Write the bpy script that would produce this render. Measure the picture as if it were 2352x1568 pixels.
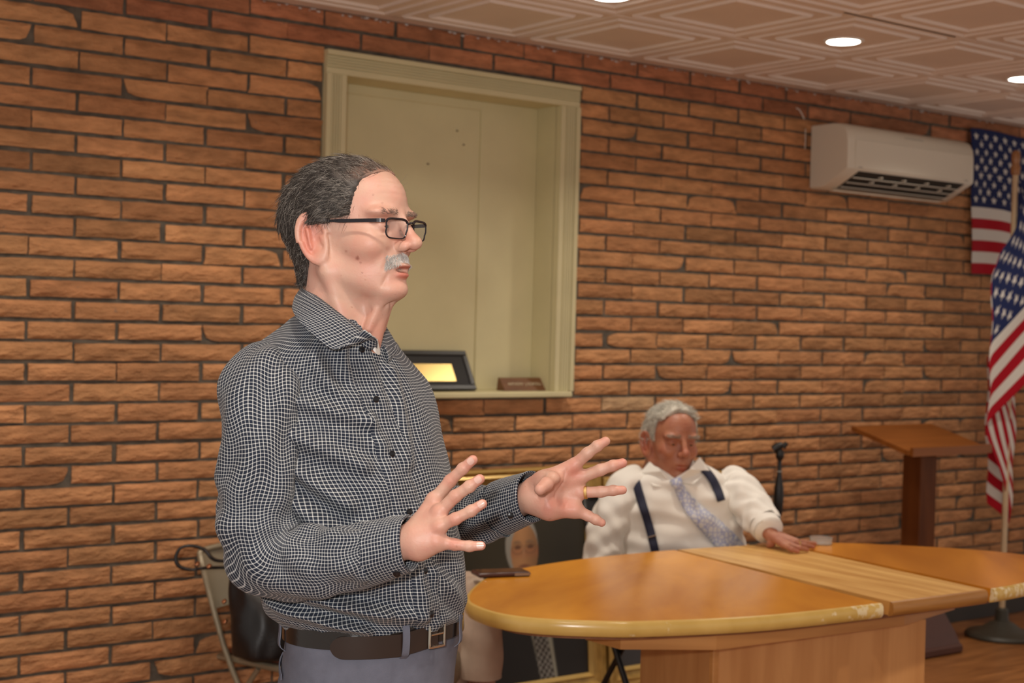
import bpy, math, random
import numpy as np
from mathutils import Vector, Matrix
random.seed(7); RNG = np.random.default_rng(7)
S = bpy.context.scene
for o in list(bpy.data.objects): bpy.data.objects.remove(o)
COL = S.collection
CH = 1.53                      # camera height
FPX = 3432.8
YAW, PIT, ROL = .64782, -.01369, .02635
# ---------------------------------------------------------------- camera
_c, _s = math.cos, math.sin
FW = np.array([_s(YAW)*_c(PIT), _c(YAW)*_c(PIT), _s(PIT)])
_rt = np.array([_c(YAW), -_s(YAW), 0.]); _up = np.cross(_rt, FW)
RT = _rt*_c(ROL)+_up*_s(ROL); UP = -_rt*_s(ROL)+_up*_c(ROL)
CAM = np.array([0, 0, CH])
cd = bpy.data.cameras.new('camera'); cam = bpy.data.objects.new('camera', cd); COL.objects.link(cam)
cd.sensor_width = 36; cd.lens = FPX/2352*36; cd.clip_start = .05
M = Matrix.Identity(4)
for i in range(3):
    M[i][0] = RT[i]; M[i][1] = UP[i]; M[i][2] = -FW[i]; M[i][3] = CAM[i]
cam.matrix_world = M
cd.dof.use_dof = True; cd.dof.focus_distance = 2.5; cd.dof.aperture_fstop = 6.3
S.camera = cam
# ---------------------------------------------------------------- world, light, exposure
w = bpy.data.worlds.new('world'); S.world = w; w.use_nodes = True
w.node_tree.nodes['Background'].inputs[0].default_value = (1, .93, .84, 1)
w.node_tree.nodes['Background'].inputs[1].default_value = .42
S.view_settings.view_transform = 'Standard'; S.view_settings.look = 'None'
S.view_settings.gamma = 1; S.view_settings.use_curve_mapping = False
S.view_settings.exposure = 0.22
def area(name, loc, size, power, color, target=None, shape='DISK'):
    l = bpy.data.lights.new(name, 'AREA'); l.shape = shape; l.size = size; l.energy = power; l.color = color
    o = bpy.data.objects.new(name, l); COL.objects.link(o); o.location = loc
    if target is not None:
        o.rotation_euler = (Vector(target)-Vector(loc)).to_track_quat('-Z', 'Y').to_euler()
    return o
# the camera's flash, a little above and left of the lens
area('camera_flash', tuple(CAM-RT*.17+UP*.16+FW*.05), .10, 30, (1, .97, .94), tuple(CAM+FW*4.2+UP*.15))
CEIL = 1.134+CH                # ceiling height
WY = 4.86                      # plane of the brick wall
LIGHTS = [(3.384, 3.955), (4.568, 3.93), (5.791, 3.944), (2.16, 3.95), (.94, 3.95)]
LIGHTS_BACK = [(x, y) for y in (1.5, -.9) for x in (.94, 2.16, 3.384, 4.568, 5.79)]
for x, y in LIGHTS+LIGHTS_BACK:
    a = area('downlight_lamp', (x, y, CEIL-.012), .13, 5.5, (1, .90, .76), (x, y, 0)); a.data.spread = math.radians(128)

# ---------------------------------------------------------------- helpers
def pin(u, v, D):              # point seen at pixel u,v of the 2352x1568 frame, at depth D
    return CAM+FW*D+RT*((u-1176)/FPX*D)+UP*((784-v)/FPX*D)
def tag(o, label=None, cat=None, group=None, kind=None):
    if label: o['label'] = label
    if cat: o['category'] = cat
    if group: o['group'] = group
    if kind: o['kind'] = kind
    return o
def empty(name, loc, label=None, cat=None, group=None, rz=0, kind=None):
    o = bpy.data.objects.new(name, None); COL.objects.link(o); o.location = loc; o.rotation_euler = (0, 0, rz)
    o.empty_display_size = .05
    tag(o, label, cat, group, kind); return o
def mesh(name, V, F, mat=None, parent=None, smooth=True, uv=None, colors=None, label=None, world=True, mats=None, midx=None):
    me = bpy.data.meshes.new(name)
    V = np.asarray(V, float)
    if parent is not None and world:
        mi = np.array(wmat(parent).inverted())
        V = V@mi[:3, :3].T+mi[:3, 3]
    me.from_pydata(V.tolist(), [], [tuple(int(i) for i in f) for f in F])
    if smooth: me.polygons.foreach_set('use_smooth', [True]*len(me.polygons))
    if uv is not None:         # list per loop
        l = me.uv_layers.new(name='UVMap'); l.data.foreach_set('uv', np.asarray(uv, 'f').ravel())
    if colors is not None:     # per vertex rgb(a)
        ca = me.color_attributes.new('Col', 'FLOAT_COLOR', 'POINT')
        c = np.ones((len(V), 4), 'f'); c[:, :3] = np.asarray(colors)[:, :3]; ca.data.foreach_set('color', c.ravel())
    if mats:
        for m_ in mats: me.materials.append(m_)
        me.polygons.foreach_set('material_index', np.asarray(midx, 'i'))
    elif mat: me.materials.append(mat)
    me.update()
    o = bpy.data.objects.new(name, me); COL.objects.link(o)
    if parent is not None: o.parent = parent
    if label: o['label'] = label
    return o
def wmat(o):
    m = Matrix.LocRotScale(o.location, o.rotation_euler, o.scale)
    return wmat(o.parent)@m if o.parent else m
class MB:
    def __init__(s): s.V = []; s.F = []
    def add(s, V, F):
        n = len(s.V); s.V += [tuple(v) for v in V]; s.F += [tuple(i+n for i in f) for f in F]; return s
    def box(s, lo, hi, bev=0):
        x0, y0, z0 = lo; x1, y1, z1 = hi
        if bev <= 0:
            return s.add([(x0, y0, z0), (x1, y0, z0), (x1, y1, z0), (x0, y1, z0), (x0, y0, z1), (x1, y0, z1), (x1, y1, z1), (x0, y1, z1)],
                  [(0, 3, 2, 1), (4, 5, 6, 7), (0, 1, 5, 4), (1, 2, 6, 5), (2, 3, 7, 6), (3, 0, 4, 7)])
        b = bev; V = []; ix = {}
        for sx in (0, 1):
            for sy in (0, 1):
                for sz in (0, 1):
                    p = [(x0, x1)[sx], (y0, y1)[sy], (z0, z1)[sz]]
                    for ax in range(3):
                        q = list(p)
                        for a2 in range(3):
                            if a2 != ax: q[a2] += b if (sx, sy, sz)[a2] == 0 else -b
                        ix[(sx, sy, sz, ax)] = len(V); V.append(q)
        F = []
        for ax in range(3):
            for sd in (0, 1):
                o1, o2 = [a for a in range(3) if a != ax]
                f = []
                for a_, b_ in ((0, 0), (1, 0), (1, 1), (0, 1)):
                    k = [0, 0, 0]; k[ax] = sd; k[o1] = a_; k[o2] = b_; f.append(ix[(*k, ax)])
                if (sd == 0) ^ (ax == 1): f = f[::-1]
                F.append(f)
        for ax in range(3):
            o1, o2 = [a for a in range(3) if a != ax]
            for a_ in (0, 1):
                for b_ in (0, 1):
                    k0 = [0, 0, 0]; k0[o1] = a_; k0[o2] = b_; k1 = list(k0); k1[ax] = 1
                    f = [ix[(*k0, o1)], ix[(*k1, o1)], ix[(*k1, o2)], ix[(*k0, o2)]]
                    F.append(f)
        for sx in (0, 1):
            for sy in (0, 1):
                for sz in (0, 1): F.append([ix[(sx, sy, sz, 0)], ix[(sx, sy, sz, 1)], ix[(sx, sy, sz, 2)]])
        return s.add(V, F)
    def tube(s, pts, r, n=12, cap=True, closed=False):
        pts = [np.asarray(p, float) for p in pts]; m = len(pts)
        rs = r if hasattr(r, '__len__') else [r]*m
        t0 = pts[1]-pts[0]; a = np.cross(t0, (0, 0, 1.)); 
        if np.linalg.norm(a) < 1e-3*np.linalg.norm(t0): a = np.array([1., 0, 0])
        a /= np.linalg.norm(a); V = []; F = []
        for i in range(m):
            if closed: t = pts[(i+1) % m]-pts[i-1]
            else: t = pts[min(i+1, m-1)]-pts[max(i-1, 0)]
            t = t/(np.linalg.norm(t)+1e-12); a = a-t*np.dot(a, t); a /= np.linalg.norm(a); b = np.cross(t, a)
            for k in range(n):
                q = 2*math.pi*k/n; V.append(pts[i]+(a*math.cos(q)+b*math.sin(q))*rs[i])
        for i in range(m if closed else m-1):
            for k in range(n):
                j = (i+1) % m; F.append((i*n+k, i*n+(k+1) % n, j*n+(k+1) % n, j*n+k))
        if cap and not closed: F += [tuple(range(n))[::-1], tuple((m-1)*n+k for k in range(n))]
        return s.add(V, F)
    def lathe(s, prof, c=(0, 0, 0), n=32):
        V = []; F = []; m = len(prof)
        for r, z in prof:
            for k in range(n): q = 2*math.pi*k/n; V.append((c[0]+r*math.cos(q), c[1]+r*math.sin(q), c[2]+z))
        for i in range(m-1):
            for k in range(n): F.append((i*n+k, i*n+(k+1) % n, (i+1)*n+(k+1) % n, (i+1)*n+k))
        F += [tuple(range(n))[::-1], tuple((m-1)*n+k for k in range(n))]
        return s.add(V, F)
    def prism(s, poly, z0, z1):
        n = len(poly)
        V = [(x, y, z0) for x, y in poly]+[(x, y, z1) for x, y in poly]
        F = [tuple(range(n))[::-1], tuple(range(n, 2*n))]+[(i, (i+1) % n, n+(i+1) % n, n+i) for i in range(n)]
        return s.add(V, F)
    def build(s, name, mat, parent=None, smooth=False, **k):
        o = mesh(name, s.V, s.F, mat, parent, smooth, **k)
        bm = bmesh.new(); bm.from_mesh(o.data); bmesh.ops.recalc_face_normals(bm, faces=bm.faces); bm.to_mesh(o.data); bm.free()
        if smooth:
            o.data.set_sharp_from_angle(angle=math.radians(38))
        return o
import bmesh
def catmull(P, n, closed=False):
    P = np.asarray(P, float); m = len(P); out = []
    seg = m if closed else m-1
    T = np.linspace(0, seg, n, endpoint=not closed)
    for t in T:
        i = min(int(t), seg-1); f = t-i
        g = (lambda k: P[k % m]) if closed else (lambda k: P[k] if 0 <= k < m else (2*P[0]-P[1] if k < 0 else 2*P[-1]-P[-2]))
        a, b, c, d = g(i-1), g(i), g(i+1), g(i+2)
        out.append(.5*((2*b)+(-a+c)*f+(2*a-5*b+4*c-d)*f*f+(-a+3*b-3*c+d)*f**3))
    return np.array(out)
# ---- materials
def nmat(name):
    m = bpy.data.materials.new(name); m.use_nodes = True
    return m, m.node_tree.nodes, m.node_tree.links, m.node_tree.nodes['Principled BSDF']
def setp(b, **k):
    for n, v in k.items():
        n = n.replace('_', ' ')
        if n in b.inputs: b.inputs[n].default_value = v
def pmat(name, col, rough=.5, metal=0, noise=0, scale=30, bump=0, bscale=200, stretch=(1, 1, 1), spec=.5, **k):
    m, N, L, b = nmat(name)
    b.inputs['Base Color'].default_value = (*col, 1); b.inputs['Roughness'].default_value = rough; b.inputs['Metallic'].default_value = metal
    b.inputs['Specular IOR Level'].default_value = spec
    setp(b, **k)
    if noise or bump:
        tc = N.new('ShaderNodeTexCoord'); mp = N.new('ShaderNodeMapping'); mp.inputs['Scale'].default_value = stretch
        L.new(tc.outputs['Object'], mp.inputs[0])
    if noise:
        nz = N.new('ShaderNodeTexNoise'); nz.inputs['Scale'].default_value = scale; nz.inputs['Detail'].default_value = 5; L.new(mp.outputs[0], nz.inputs[0])
        r = N.new('ShaderNodeMapRange'); r.inputs[3].default_value = 1-noise; r.inputs[4].default_value = 1+noise; r.inputs[1].default_value = .3; r.inputs[2].default_value = .7
        L.new(nz.outputs[0], r.inputs[0])
        mx = N.new('ShaderNodeMix'); mx.data_type = 'RGBA'; mx.blend_type = 'MULTIPLY'; mx.inputs[0].default_value = 1
        mx.inputs[6].default_value = (*col, 1); L.new(r.outputs[0], mx.inputs[7]); L.new(mx.outputs[2], b.inputs['Base Color'])
    if bump:
        nb = N.new('ShaderNodeTexNoise'); nb.inputs['Scale'].default_value = bscale; nb.inputs['Detail'].default_value = 4; L.new(mp.outputs[0], nb.inputs[0])
        bp = N.new('ShaderNodeBump'); bp.inputs['Strength'].default_value = bump; bp.inputs['Distance'].default_value = .002
        L.new(nb.outputs[0], bp.inputs['Height']); L.new(bp.outputs[0], b.inputs['Normal'])
    return m
def woodmat(name, c1, c2, rough=.3, axis=(1, 12, 12), scale=4, coat=0, radial=None, spec=.5):
    m, N, L, b = nmat(name); tc = N.new('ShaderNodeTexCoord'); mp = N.new('ShaderNodeMapping'); mp.inputs['Scale'].default_value = axis
    if radial is not None:     # grain fanning out from a point
        sub = N.new('ShaderNodeVectorMath'); sub.operation = 'SUBTRACT'; sub.inputs[1].default_value = radial
        L.new(tc.outputs['Object'], sub.inputs[0]); sx = N.new('ShaderNodeSeparateXYZ'); L.new(sub.outputs[0], sx.inputs[0])
        at = N.new('ShaderNodeMath'); at.operation = 'ARCTAN2'; L.new(sx.outputs[1], at.inputs[0]); L.new(sx.outputs[0], at.inputs[1])
        ln = N.new('ShaderNodeVectorMath'); ln.operation = 'LENGTH'; L.new(sub.outputs[0], ln.inputs[0])
        cb = N.new('ShaderNodeCombineXYZ'); L.new(ln.outputs['Value'], cb.inputs[0]); L.new(at.outputs[0], cb.inputs[1]); L.new(cb.outputs[0], mp.inputs[0])
    else: L.new(tc.outputs['Object'], mp.inputs[0])
    nz = N.new('ShaderNodeTexNoise'); nz.inputs['Scale'].default_value = scale; nz.inputs['Detail'].default_value = 6; nz.inputs['Distortion'].default_value = .6
    L.new(mp.outputs[0], nz.inputs[0]); r = N.new('ShaderNodeValToRGB'); r.color_ramp.elements[0].position = .3; r.color_ramp.elements[1].position = .7
    r.color_ramp.elements[0].color = (*c1, 1); r.color_ramp.elements[1].color = (*c2, 1); L.new(nz.outputs[0], r.inputs[0]); L.new(r.outputs[0], b.inputs['Base Color'])
    b.inputs['Roughness'].default_value = rough; b.inputs['Coat Weight'].default_value = coat; b.inputs['Coat Roughness'].default_value = .12
    b.inputs['Specular IOR Level'].default_value = spec
    return m
def colmat(name, rough=.8, **k):
    m, N, L, b = nmat(name); a = N.new('ShaderNodeVertexColor'); a.layer_name = 'Col'; L.new(a.outputs[0], b.inputs['Base Color']); b.inputs['Roughness'].default_value = rough
    setp(b, **k); return m
# ---- signed distance sculpting
def ell(P, c, r, R=None):
    p = P-np.array(c, 'f')
    if R is not None: p = p@np.asarray(R, 'f')
    r = np.array(r, 'f'); k0 = np.linalg.norm(p/r, axis=-1); k1 = np.linalg.norm(p/(r*r), axis=-1)+1e-9
    return k0*(k0-1)/k1
def cap(P, a, b, ra, rb):
    a = np.array(a, 'f'); b = np.array(b, 'f'); ab = b-a; p = P-a
    t = np.clip((p@ab)/(ab@ab+1e-12), 0, 1); return np.linalg.norm(p-t[..., None]*ab, axis=-1)-(ra+(rb-ra)*t)
def smin(a, b, k):
    h = np.clip(.5+.5*(b-a)/k, 0, 1); return b+(a-b)*h-k*h*(1-h)
def smax(a, b, k): return -smin(-a, -b, k)
def surfnet(fn, lo, hi, h):
    lo = np.array(lo, float); n = np.ceil((np.array(hi)-lo)/h).astype(int)+1
    ax = [lo[i]+h*np.arange(n[i]) for i in range(3)]
    F = np.empty(n, 'f')
    for i0 in range(0, n[0], 16):
        g = np.stack(np.meshgrid(ax[0][i0:i0+16], ax[1], ax[2], indexing='ij'), -1).astype('f'); F[i0:i0+16] = fn(g)
    ins = F < 0
    nx, ny, nz = n-1
    acc = np.zeros((nx, ny, nz, 3)); cnt = np.zeros((nx, ny, nz))
    def sl(dx, dy, dz): return (slice(dx, nx+dx), slice(dy, ny+dy), slice(dz, nz+dz))
    for axis in range(3):
        o1, o2 = [a for a in range(3) if a != axis]
        for a_ in (0, 1):
            for b_ in (0, 1):
                c0 = [0, 0, 0]; c0[o1] = a_; c0[o2] = b_; c1 = list(c0); c1[axis] = 1
                f0 = F[sl(*c0)]; f1 = F[sl(*c1)]; m = (f0 < 0) != (f1 < 0)
                t = np.where(m, f0/(f0-f1+1e-20), 0)
                for k in range(3):
                    acc[..., k] += np.where(m, c0[k]+(t if k == axis else 0), 0)
                cnt += m
    cells = cnt > 0; idx = -np.ones((nx, ny, nz), int); idx[cells] = np.arange(cells.sum())
    ijk = np.argwhere(cells); V = lo+h*(ijk+acc[cells]/cnt[cells][:, None]); Q = []
    for axis in range(3):
        o1, o2 = [(1, 2), (2, 0), (0, 1)][axis]
        s0 = [slice(0, n[0]), slice(0, n[1]), slice(0, n[2])]; s1 = list(s0); s0[axis] = slice(0, n[axis]-1); s1[axis] = slice(1, n[axis])
        a = ins[tuple(s0)]; b = ins[tuple(s1)]; e = np.argwhere(a != b)
        e = e[(e[:, o1] > 0) & (e[:, o2] > 0) & (e[:, o1] < n[o1]-1) & (e[:, o2] < n[o2]-1)]
        fl = a[tuple(e.T)]
        d1 = np.zeros(3, int); d1[o1] = 1; d2 = np.zeros(3, int); d2[o2] = 1
        q = np.stack([idx[tuple((e-d1-d2).T)], idx[tuple((e-d2).T)], idx[tuple(e.T)], idx[tuple((e-d1).T)]], 1)
        q[~fl] = q[~fl][:, ::-1]; Q.append(q)
    Q = np.concatenate(Q); Q = Q[(Q >= 0).all(1)]
    return V, Q
def relax(V, Q, it=2, lam=.5):
    for _ in range(it):
        s = np.zeros_like(V); c = np.zeros(len(V))
        for a, b in ((0, 1), (1, 2), (2, 3), (3, 0)):
            np.add.at(s, Q[:, a], V[Q[:, b]]); np.add.at(s, Q[:, b], V[Q[:, a]]); np.add.at(c, Q[:, a], 1); np.add.at(c, Q[:, b], 1)
        V = V+(s/np.maximum(c, 1)[:, None]-V)*lam
    return V
# ---- lofted cloth with metric UVs
def loft(C, A, B, ns=64, nr=None, disp=None, u0=0., pw=2.0, ext=1.0, uvw=0.004):
    """rings: centre C, half axes A and B (vectors). returns V,F,uv,grid"""
    C, A, B = [np.asarray(x, float) for x in (C, A, B)]
    if nr is None: nr = len(C)
    C, A, B = catmull(C, nr), catmull(A, nr), catmull(B, nr)
    th = np.linspace(0, 2*math.pi, ns, endpoint=False)
    ct, st = np.cos(th), np.sin(th); e = 2/pw
    ct = np.sign(ct)*abs(ct)**e; st = np.sign(st)*abs(st)**e
    L = np.concatenate([[0], np.cumsum(np.linalg.norm(np.diff(C, axis=0), axis=1))])
    V = C[:, None]+A[:, None]*ct[None, :, None]+B[:, None]*st[None, :, None]
    N = A[:, None]/np.linalg.norm(A, axis=1)[:, None, None]*np.cos(th)[None, :, None]+B[:, None]/np.linalg.norm(B, axis=1)[:, None, None]*np.sin(th)[None, :, None]
    N /= np.linalg.norm(N, axis=2)[..., None]
    R = ((np.linalg.norm(A, axis=1)+np.linalg.norm(B, axis=1))/2).mean()
    U = (th[None]*R).repeat(nr, 0); W = L[:, None].repeat(ns, 1)
    if disp is not None: V = V+N*disp(W, th[None].repeat(nr, 0))[..., None]
    F = []; uv = []
    wob = lambda i, k: uvw*np.array([math.sin(W[i, 0]*31+1.3)+.6*math.sin(W[i, 0]*57+3*th[k % ns]), math.sin(th[k % ns]*5+W[i, 0]*19)+.6*math.sin(th[k % ns]*8-W[i, 0]*40)])
    UVg = np.zeros((nr, ns+1, 2))
    for i in range(nr):
        for k in range(ns+1):
            UVg[i, k] = (u0+2*math.pi*R*k/ns, L[i]); UVg[i, k] += wob(i, k)*(1 if k < ns else 1)
    for i in range(nr-1):
        for k in range(ns):
            F.append((i*ns+k, i*ns+(k+1) % ns, (i+1)*ns+(k+1) % ns, (i+1)*ns+k)); uv += [UVg[i, k], UVg[i, k+1], UVg[i+1, k+1], UVg[i+1, k]]
    return V.reshape(-1, 3), F, uv
class Joined:
    def __init__(s): s.V = []; s.F = []; s.uv = []; s.n = 0
    def add(s, V, F, uv=None):
        s.V.append(np.asarray(V)); s.F += [tuple(i+s.n for i in f) for f in F]; s.n += len(V)
        if uv is None: uv = [(0, 0)]*sum(len(f) for f in F)
        s.uv += list(uv); return s
    def build(s, name, mat, parent=None, **k):
        return mesh(name, np.concatenate(s.V), s.F, mat, parent, uv=s.uv, **k)
# =============================================================== room
XL, XR, YB = -1.6, 9.0, -2.4
WX0, WX1 = 2.80, 3.965         # hole in the brickwork
WZ0, WZ1 = -.30+CH, .96+CH
# brick material: tone attribute + rock-face grain
m, N, L, b = nmat('brick')
a = N.new('ShaderNodeVertexColor'); a.layer_name = 'Col'; tc = N.new('ShaderNodeTexCoord')
mp = N.new('ShaderNodeMapping'); mp.inputs['Scale'].default_value = (1, 1, 3.2); L.new(tc.outputs['Object'], mp.inputs[0])
n1 = N.new('ShaderNodeTexNoise'); n1.inputs['Scale'].default_value = 11; n1.inputs['Detail'].default_value = 5; n1.inputs['Roughness'].default_value = .55; L.new(mp.outputs[0], n1.inputs[0])
n2 = N.new('ShaderNodeTexNoise'); n2.inputs['Scale'].default_value = 90; n2.inputs['Detail'].default_value = 4; L.new(tc.outputs['Object'], n2.inputs[0])
r1 = N.new('ShaderNodeMapRange'); r1.inputs[1].default_value = .3; r1.inputs[2].default_value = .7; r1.inputs[3].default_value = .72; r1.inputs[4].default_value = 1.25; L.new(n1.outputs[0], r1.inputs[0])
mx = N.new('ShaderNodeMix'); mx.data_type = 'RGBA'; mx.blend_type = 'MULTIPLY'; mx.inputs[0].default_value = 1; L.new(a.outputs[0], mx.inputs[6]); L.new(r1.outputs[0], mx.inputs[7])
n3 = N.new('ShaderNodeTexNoise'); n3.inputs['Scale'].default_value = 45; n3.inputs['Detail'].default_value = 3; L.new(tc.outputs['Object'], n3.inputs[0])
r3 = N.new('ShaderNodeMapRange'); r3.inputs[1].default_value = .71; r3.inputs[2].default_value = .80; r3.inputs[4].default_value = .55; L.new(n3.outputs[0], r3.inputs[0])
mx2 = N.new('ShaderNodeMix'); mx2.data_type = 'RGBA'; L.new(r3.outputs[0], mx2.inputs[0]); L.new(mx.outputs[2], mx2.inputs[6]); mx2.inputs[7].default_value = (.16, .14, .12, 1)
L.new(mx2.outputs[2], b.inputs['Base Color']); b.inputs['Roughness'].default_value = .85; b.inputs['Specular IOR Level'].default_value = .25
ad = N.new('ShaderNodeMath'); ad.operation = 'MULTIPLY_ADD'; L.new(n2.outputs[0], ad.inputs[0]); ad.inputs[1].default_value = .25; L.new(n1.outputs[0], ad.inputs[2])
bp = N.new('ShaderNodeBump'); bp.inputs['Strength'].default_value = .9; bp.inputs['Distance'].default_value = .02; L.new(ad.outputs[0], bp.inputs['Height']); L.new(bp.outputs[0], b.inputs['Normal'])
brick_m = m
mortar_m = pmat('mortar', (.105, .088, .068), .95, noise=.35, scale=25, bump=.6, bscale=160)
deposit_m = pmat('lime_deposit', (.55, .52, .50), .9)
V = []; F = []; Cc = []; MI = []
def rowz(r): return CEIL-((r-.5)*.0691-.0045)
rng = random.Random(3)
NX, NZ = 9, 4
for r in range(1, 39):
    zc_ = rowz(r); off = 0 if r % 2 else .5
    for k in range(-15, 21):
        jx = lambda: rng.uniform(-.004, .004)
        gl, gr = rng.uniform(.004, .0085), rng.uniform(.004, .0085)
        x0 = 2.774+(k+off)*.3106+gl+jx(); x1 = 2.774+(k+off+1)*.3106-gr+jx()
        z0 = zc_-.0282+rng.uniform(-.002, .002); z1 = zc_+.0282+rng.uniform(-.002, .002)
        if x1 < XL+.05 or x0 > XR-.05: continue
        x0 = max(x0, XL); x1 = min(x1, XR)
        if r == 1: z1 = CEIL-.004
        if z0 < 0: z0 = .004
        if z1 <= z0+.01: continue
        spans = [(x0, x1)]
        if z1 > WZ0+.012 and z0 < WZ1+.02:
            if x0 < WX1+.02 and x1 > WX0-.02:
                spans = [s_ for s_ in ((x0, min(x1, WX0-.035)), (max(x0, WX1+.03), x1)) if s_[1]-s_[0] > .03]
        t = rng.random(); hue = rng.random()
        base = np.array([.60, .305, .137])*(1-t*.27)+np.array([.0, -.02, -.008])*hue
        if rng.random() < .15: base *= .80
        if r == 22 and 5 > k > 3 : base = np.array([.56, .36, .20])
        if r <= 2: base = base*np.array([.86, .72, .80])  # top two courses darker and redder, the dim light under the ceiling painted in
        for (a0, a1) in spans:
            n0 = len(V); cut = [rng.random() < .03 for _ in range(4)]; dp = rng.uniform(-.003, .003)
            for iz in range(NZ+1):
                for ix in range(NX+1):
                    u_, v_ = ix/NX, iz/NZ
                    x = a0+(a1-a0)*u_; z = z0+(z1-z0)*v_
                    e = min(u_*(a1-a0), (1-u_)*(a1-a0), v_*(z1-z0), (1-v_)*(z1-z0))
                    y = WY-.002+dp+(.006 if e < 1e-4 else 0)+rng.uniform(-.0018, .0018)
                    if e < 1e-4: x += rng.uniform(-.0012, .0012); z += rng.uniform(-.0012, .0012)
                    for ci, (cu, cv) in enumerate(((0, 0), (1, 0), (0, 1), (1, 1))):
                        if cut[ci] and r > 1 and a1-a0 > .2:
                            q = (1-abs(u_-cu)*(a1-a0)/.05)*(1-abs(v_-cv)*1.1)
                            if q > 0: x += (.5-cu)*2*.016*q; z += (.5-cv)*2*.012*q
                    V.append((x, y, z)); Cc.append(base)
            w_ = NX+1
            for iz in range(NZ):
                for ix in range(NX):
                    i = n0+iz*w_+ix; F.append((i, i+1, i+1+w_, i+w_)); MI.append(0)
            # sides back into the wall
            ring = [n0+i for i in range(w_)]+[n0+w_*j+NX for j in range(1, NZ+1)]+[n0+w_*NZ+i for i in range(NX-1, -1, -1)]+[n0+w_*j for j in range(NZ-1, 0, -1)]
            nb = len(V)
            for i in ring: V.append((V[i][0], WY+.03, V[i][2])); Cc.append(base)
            for i in range(len(ring)):
                j = (i+1) % len(ring); F.append((ring[j], ring[i], nb+i, nb+j)); MI.append(0)
mb = MB(); yb = WY+.009; yk = WY+.16
for lo, hi in (((XL, yb, 0), (WX0, yk, CEIL)), ((WX1, yb, 0), (XR, yk, CEIL)), ((WX0, yb, 0), (WX1, yk, WZ0-.002)), ((WX0, yb, WZ1), (WX1, yk, CEIL))): mb.box(lo, hi)
n0 = len(V); V += mb.V; Cc += [np.array([.1, .1, .1])]*len(mb.V); F += [tuple(i+n0 for i in f) for f in mb.F]; MI += [1]*len(mb.F)
# crumbs of lime along the ceiling line
for i in range(110):
    x = rng.uniform(2.5, 6.4) if rng.random() < .8 else rng.uniform(1.2, 9); z = CEIL-rng.uniform(.004, .014); s_ = rng.uniform(.002, .006)
    n0 = len(V); V += [(x-s_*2, WY-.004, z), (x, WY-.006, z-s_), (x+s_*2, WY-.004, z), (x, WY-.006, z+s_*.6)]; Cc += [np.ones(3)]*4; F.append((n0, n0+1, n0+2, n0+3)); MI.append(2)
wall = mesh('wall_back', V, F, None, None, False, colors=Cc, mats=[brick_m, mortar_m, deposit_m], midx=MI); tag(wall, kind='structure')
# baseboard
bb = MB().box((XL, WY-.014, 0), (XR, WY-.004, .085), .002).build('baseboard_back', pmat('dark_vinyl', (.035, .028, .024), .5)); tag(bb, kind='structure')
# floor
floor_m = woodmat('floor_boards', (.20, .075, .022), (.40, .17, .055), .33, (1, 9, 1), 3.5)
fl = MB().box((XL, YB, -.06), (XR, WY+.16, 0)).build('floor', floor_m); tag(fl, kind='structure')
# ceiling tiles
ceil_m = pmat('ceiling_tile', (.80, .71, .645), .45, noise=.05, scale=3, spec=.3)
T = .61; prof = [(0, .004), (.003, 0), (.036, 0), (.041, -.008), (.047, 0), (.108, 0), (.114, -.010), (.121, 0)]
V = []; F = []; rr_ = random.Random(5)
for i in range(-9, 9):
    for j in range(0, 12):
        ox = 3.6116+i*T; oy = WY-.068-(j+1)*T; tz = rr_.uniform(-.0012, .0012)
        if ox > XR: continue
        n0 = len(V)
        for d_, z_ in prof:
            V += [(ox+d_, oy+d_, CEIL+z_+tz), (ox+T-d_, oy+d_, CEIL+z_+tz), (ox+T-d_, oy+T-d_, CEIL+z_+tz), (ox+d_, oy+T-d_, CEIL+z_+tz)]
        for q in range(len(prof)-1):
            for k in range(4): F.append((n0+q*4+k, n0+(q+1)*4+k, n0+(q+1)*4+(k+1) % 4, n0+q*4+(k+1) % 4))
        e = n0+4*(len(prof)-1); F.append((e+3, e+2, e+1, e))
x0 = 3.6116-9*T
V += [(x0, WY-.068, CEIL), (XR, WY-.068, CEIL), (XR, WY+.1, CEIL), (x0, WY+.1, CEIL)]; n = len(V); F.append((n-1, n-2, n-3, n-4))
V += [(x0, YB-.5, CEIL+.01), (XR+.7, YB-.5, CEIL+.01), (XR+.7, WY+.16, CEIL+.01), (x0, WY+.16, CEIL+.01)]; n = len(V); F.append((n-1, n-2, n-3, n-4))
ce = mesh('ceiling', V, F, ceil_m, None, False); tag(ce, kind='structure')
# black strip stands in for the shade of the gap at a dropped tile
gp = MB().box((4.16, 3.575, CEIL-.0015), (4.80, 3.581, CEIL+.003)).build('gap_shade_1', pmat('shadow_gap', (.01, .01, .012), .9)); tag(gp, kind='structure')
# recessed, painted-over window
paint = pmat('olive_paint', (.65, .59, .355), .55, noise=.04, scale=5, bump=.05, bscale=60)
win = empty('window_1', (3.38, WY, WZ0), kind='structure')
mb = MB(); fy0 = WY-.022; zt = .987+CH; zb = -.288+CH
def stile(xa, xb, z0, z1, ribs):
    mb.box((xa, WY-.012, z0), (xb, WY+.02, z1))
    for q0, q1, h in ribs: mb.box((xa+(xb-xa)*q0, WY-.012-h, z0), (xa+(xb-xa)*q1, WY-.010, z1), .0015)
ribs = [(0, .22, .014), (.26, .34, .009), (.38, .46, .009), (.50, .58, .009), (.62, .70, .009), (.74, 1, .006)]
stile(2.773, 2.862, zb, zt-.088, ribs); stile(3.893, 3.99, zb, zt-.0885, [(1-b_, 1-a_, h) for a_, b_, h in ribs])
mb.box((2.773, WY-.012, zt-.088), (3.99, WY+.02, zt))
for q0, q1, h in ribs: mb.box((2.773, WY-.012-h, zt-.088*q1), (3.99, WY-.010, zt-.088*q0), .0015)
fr = mb.build('window_frame', paint, win)
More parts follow.
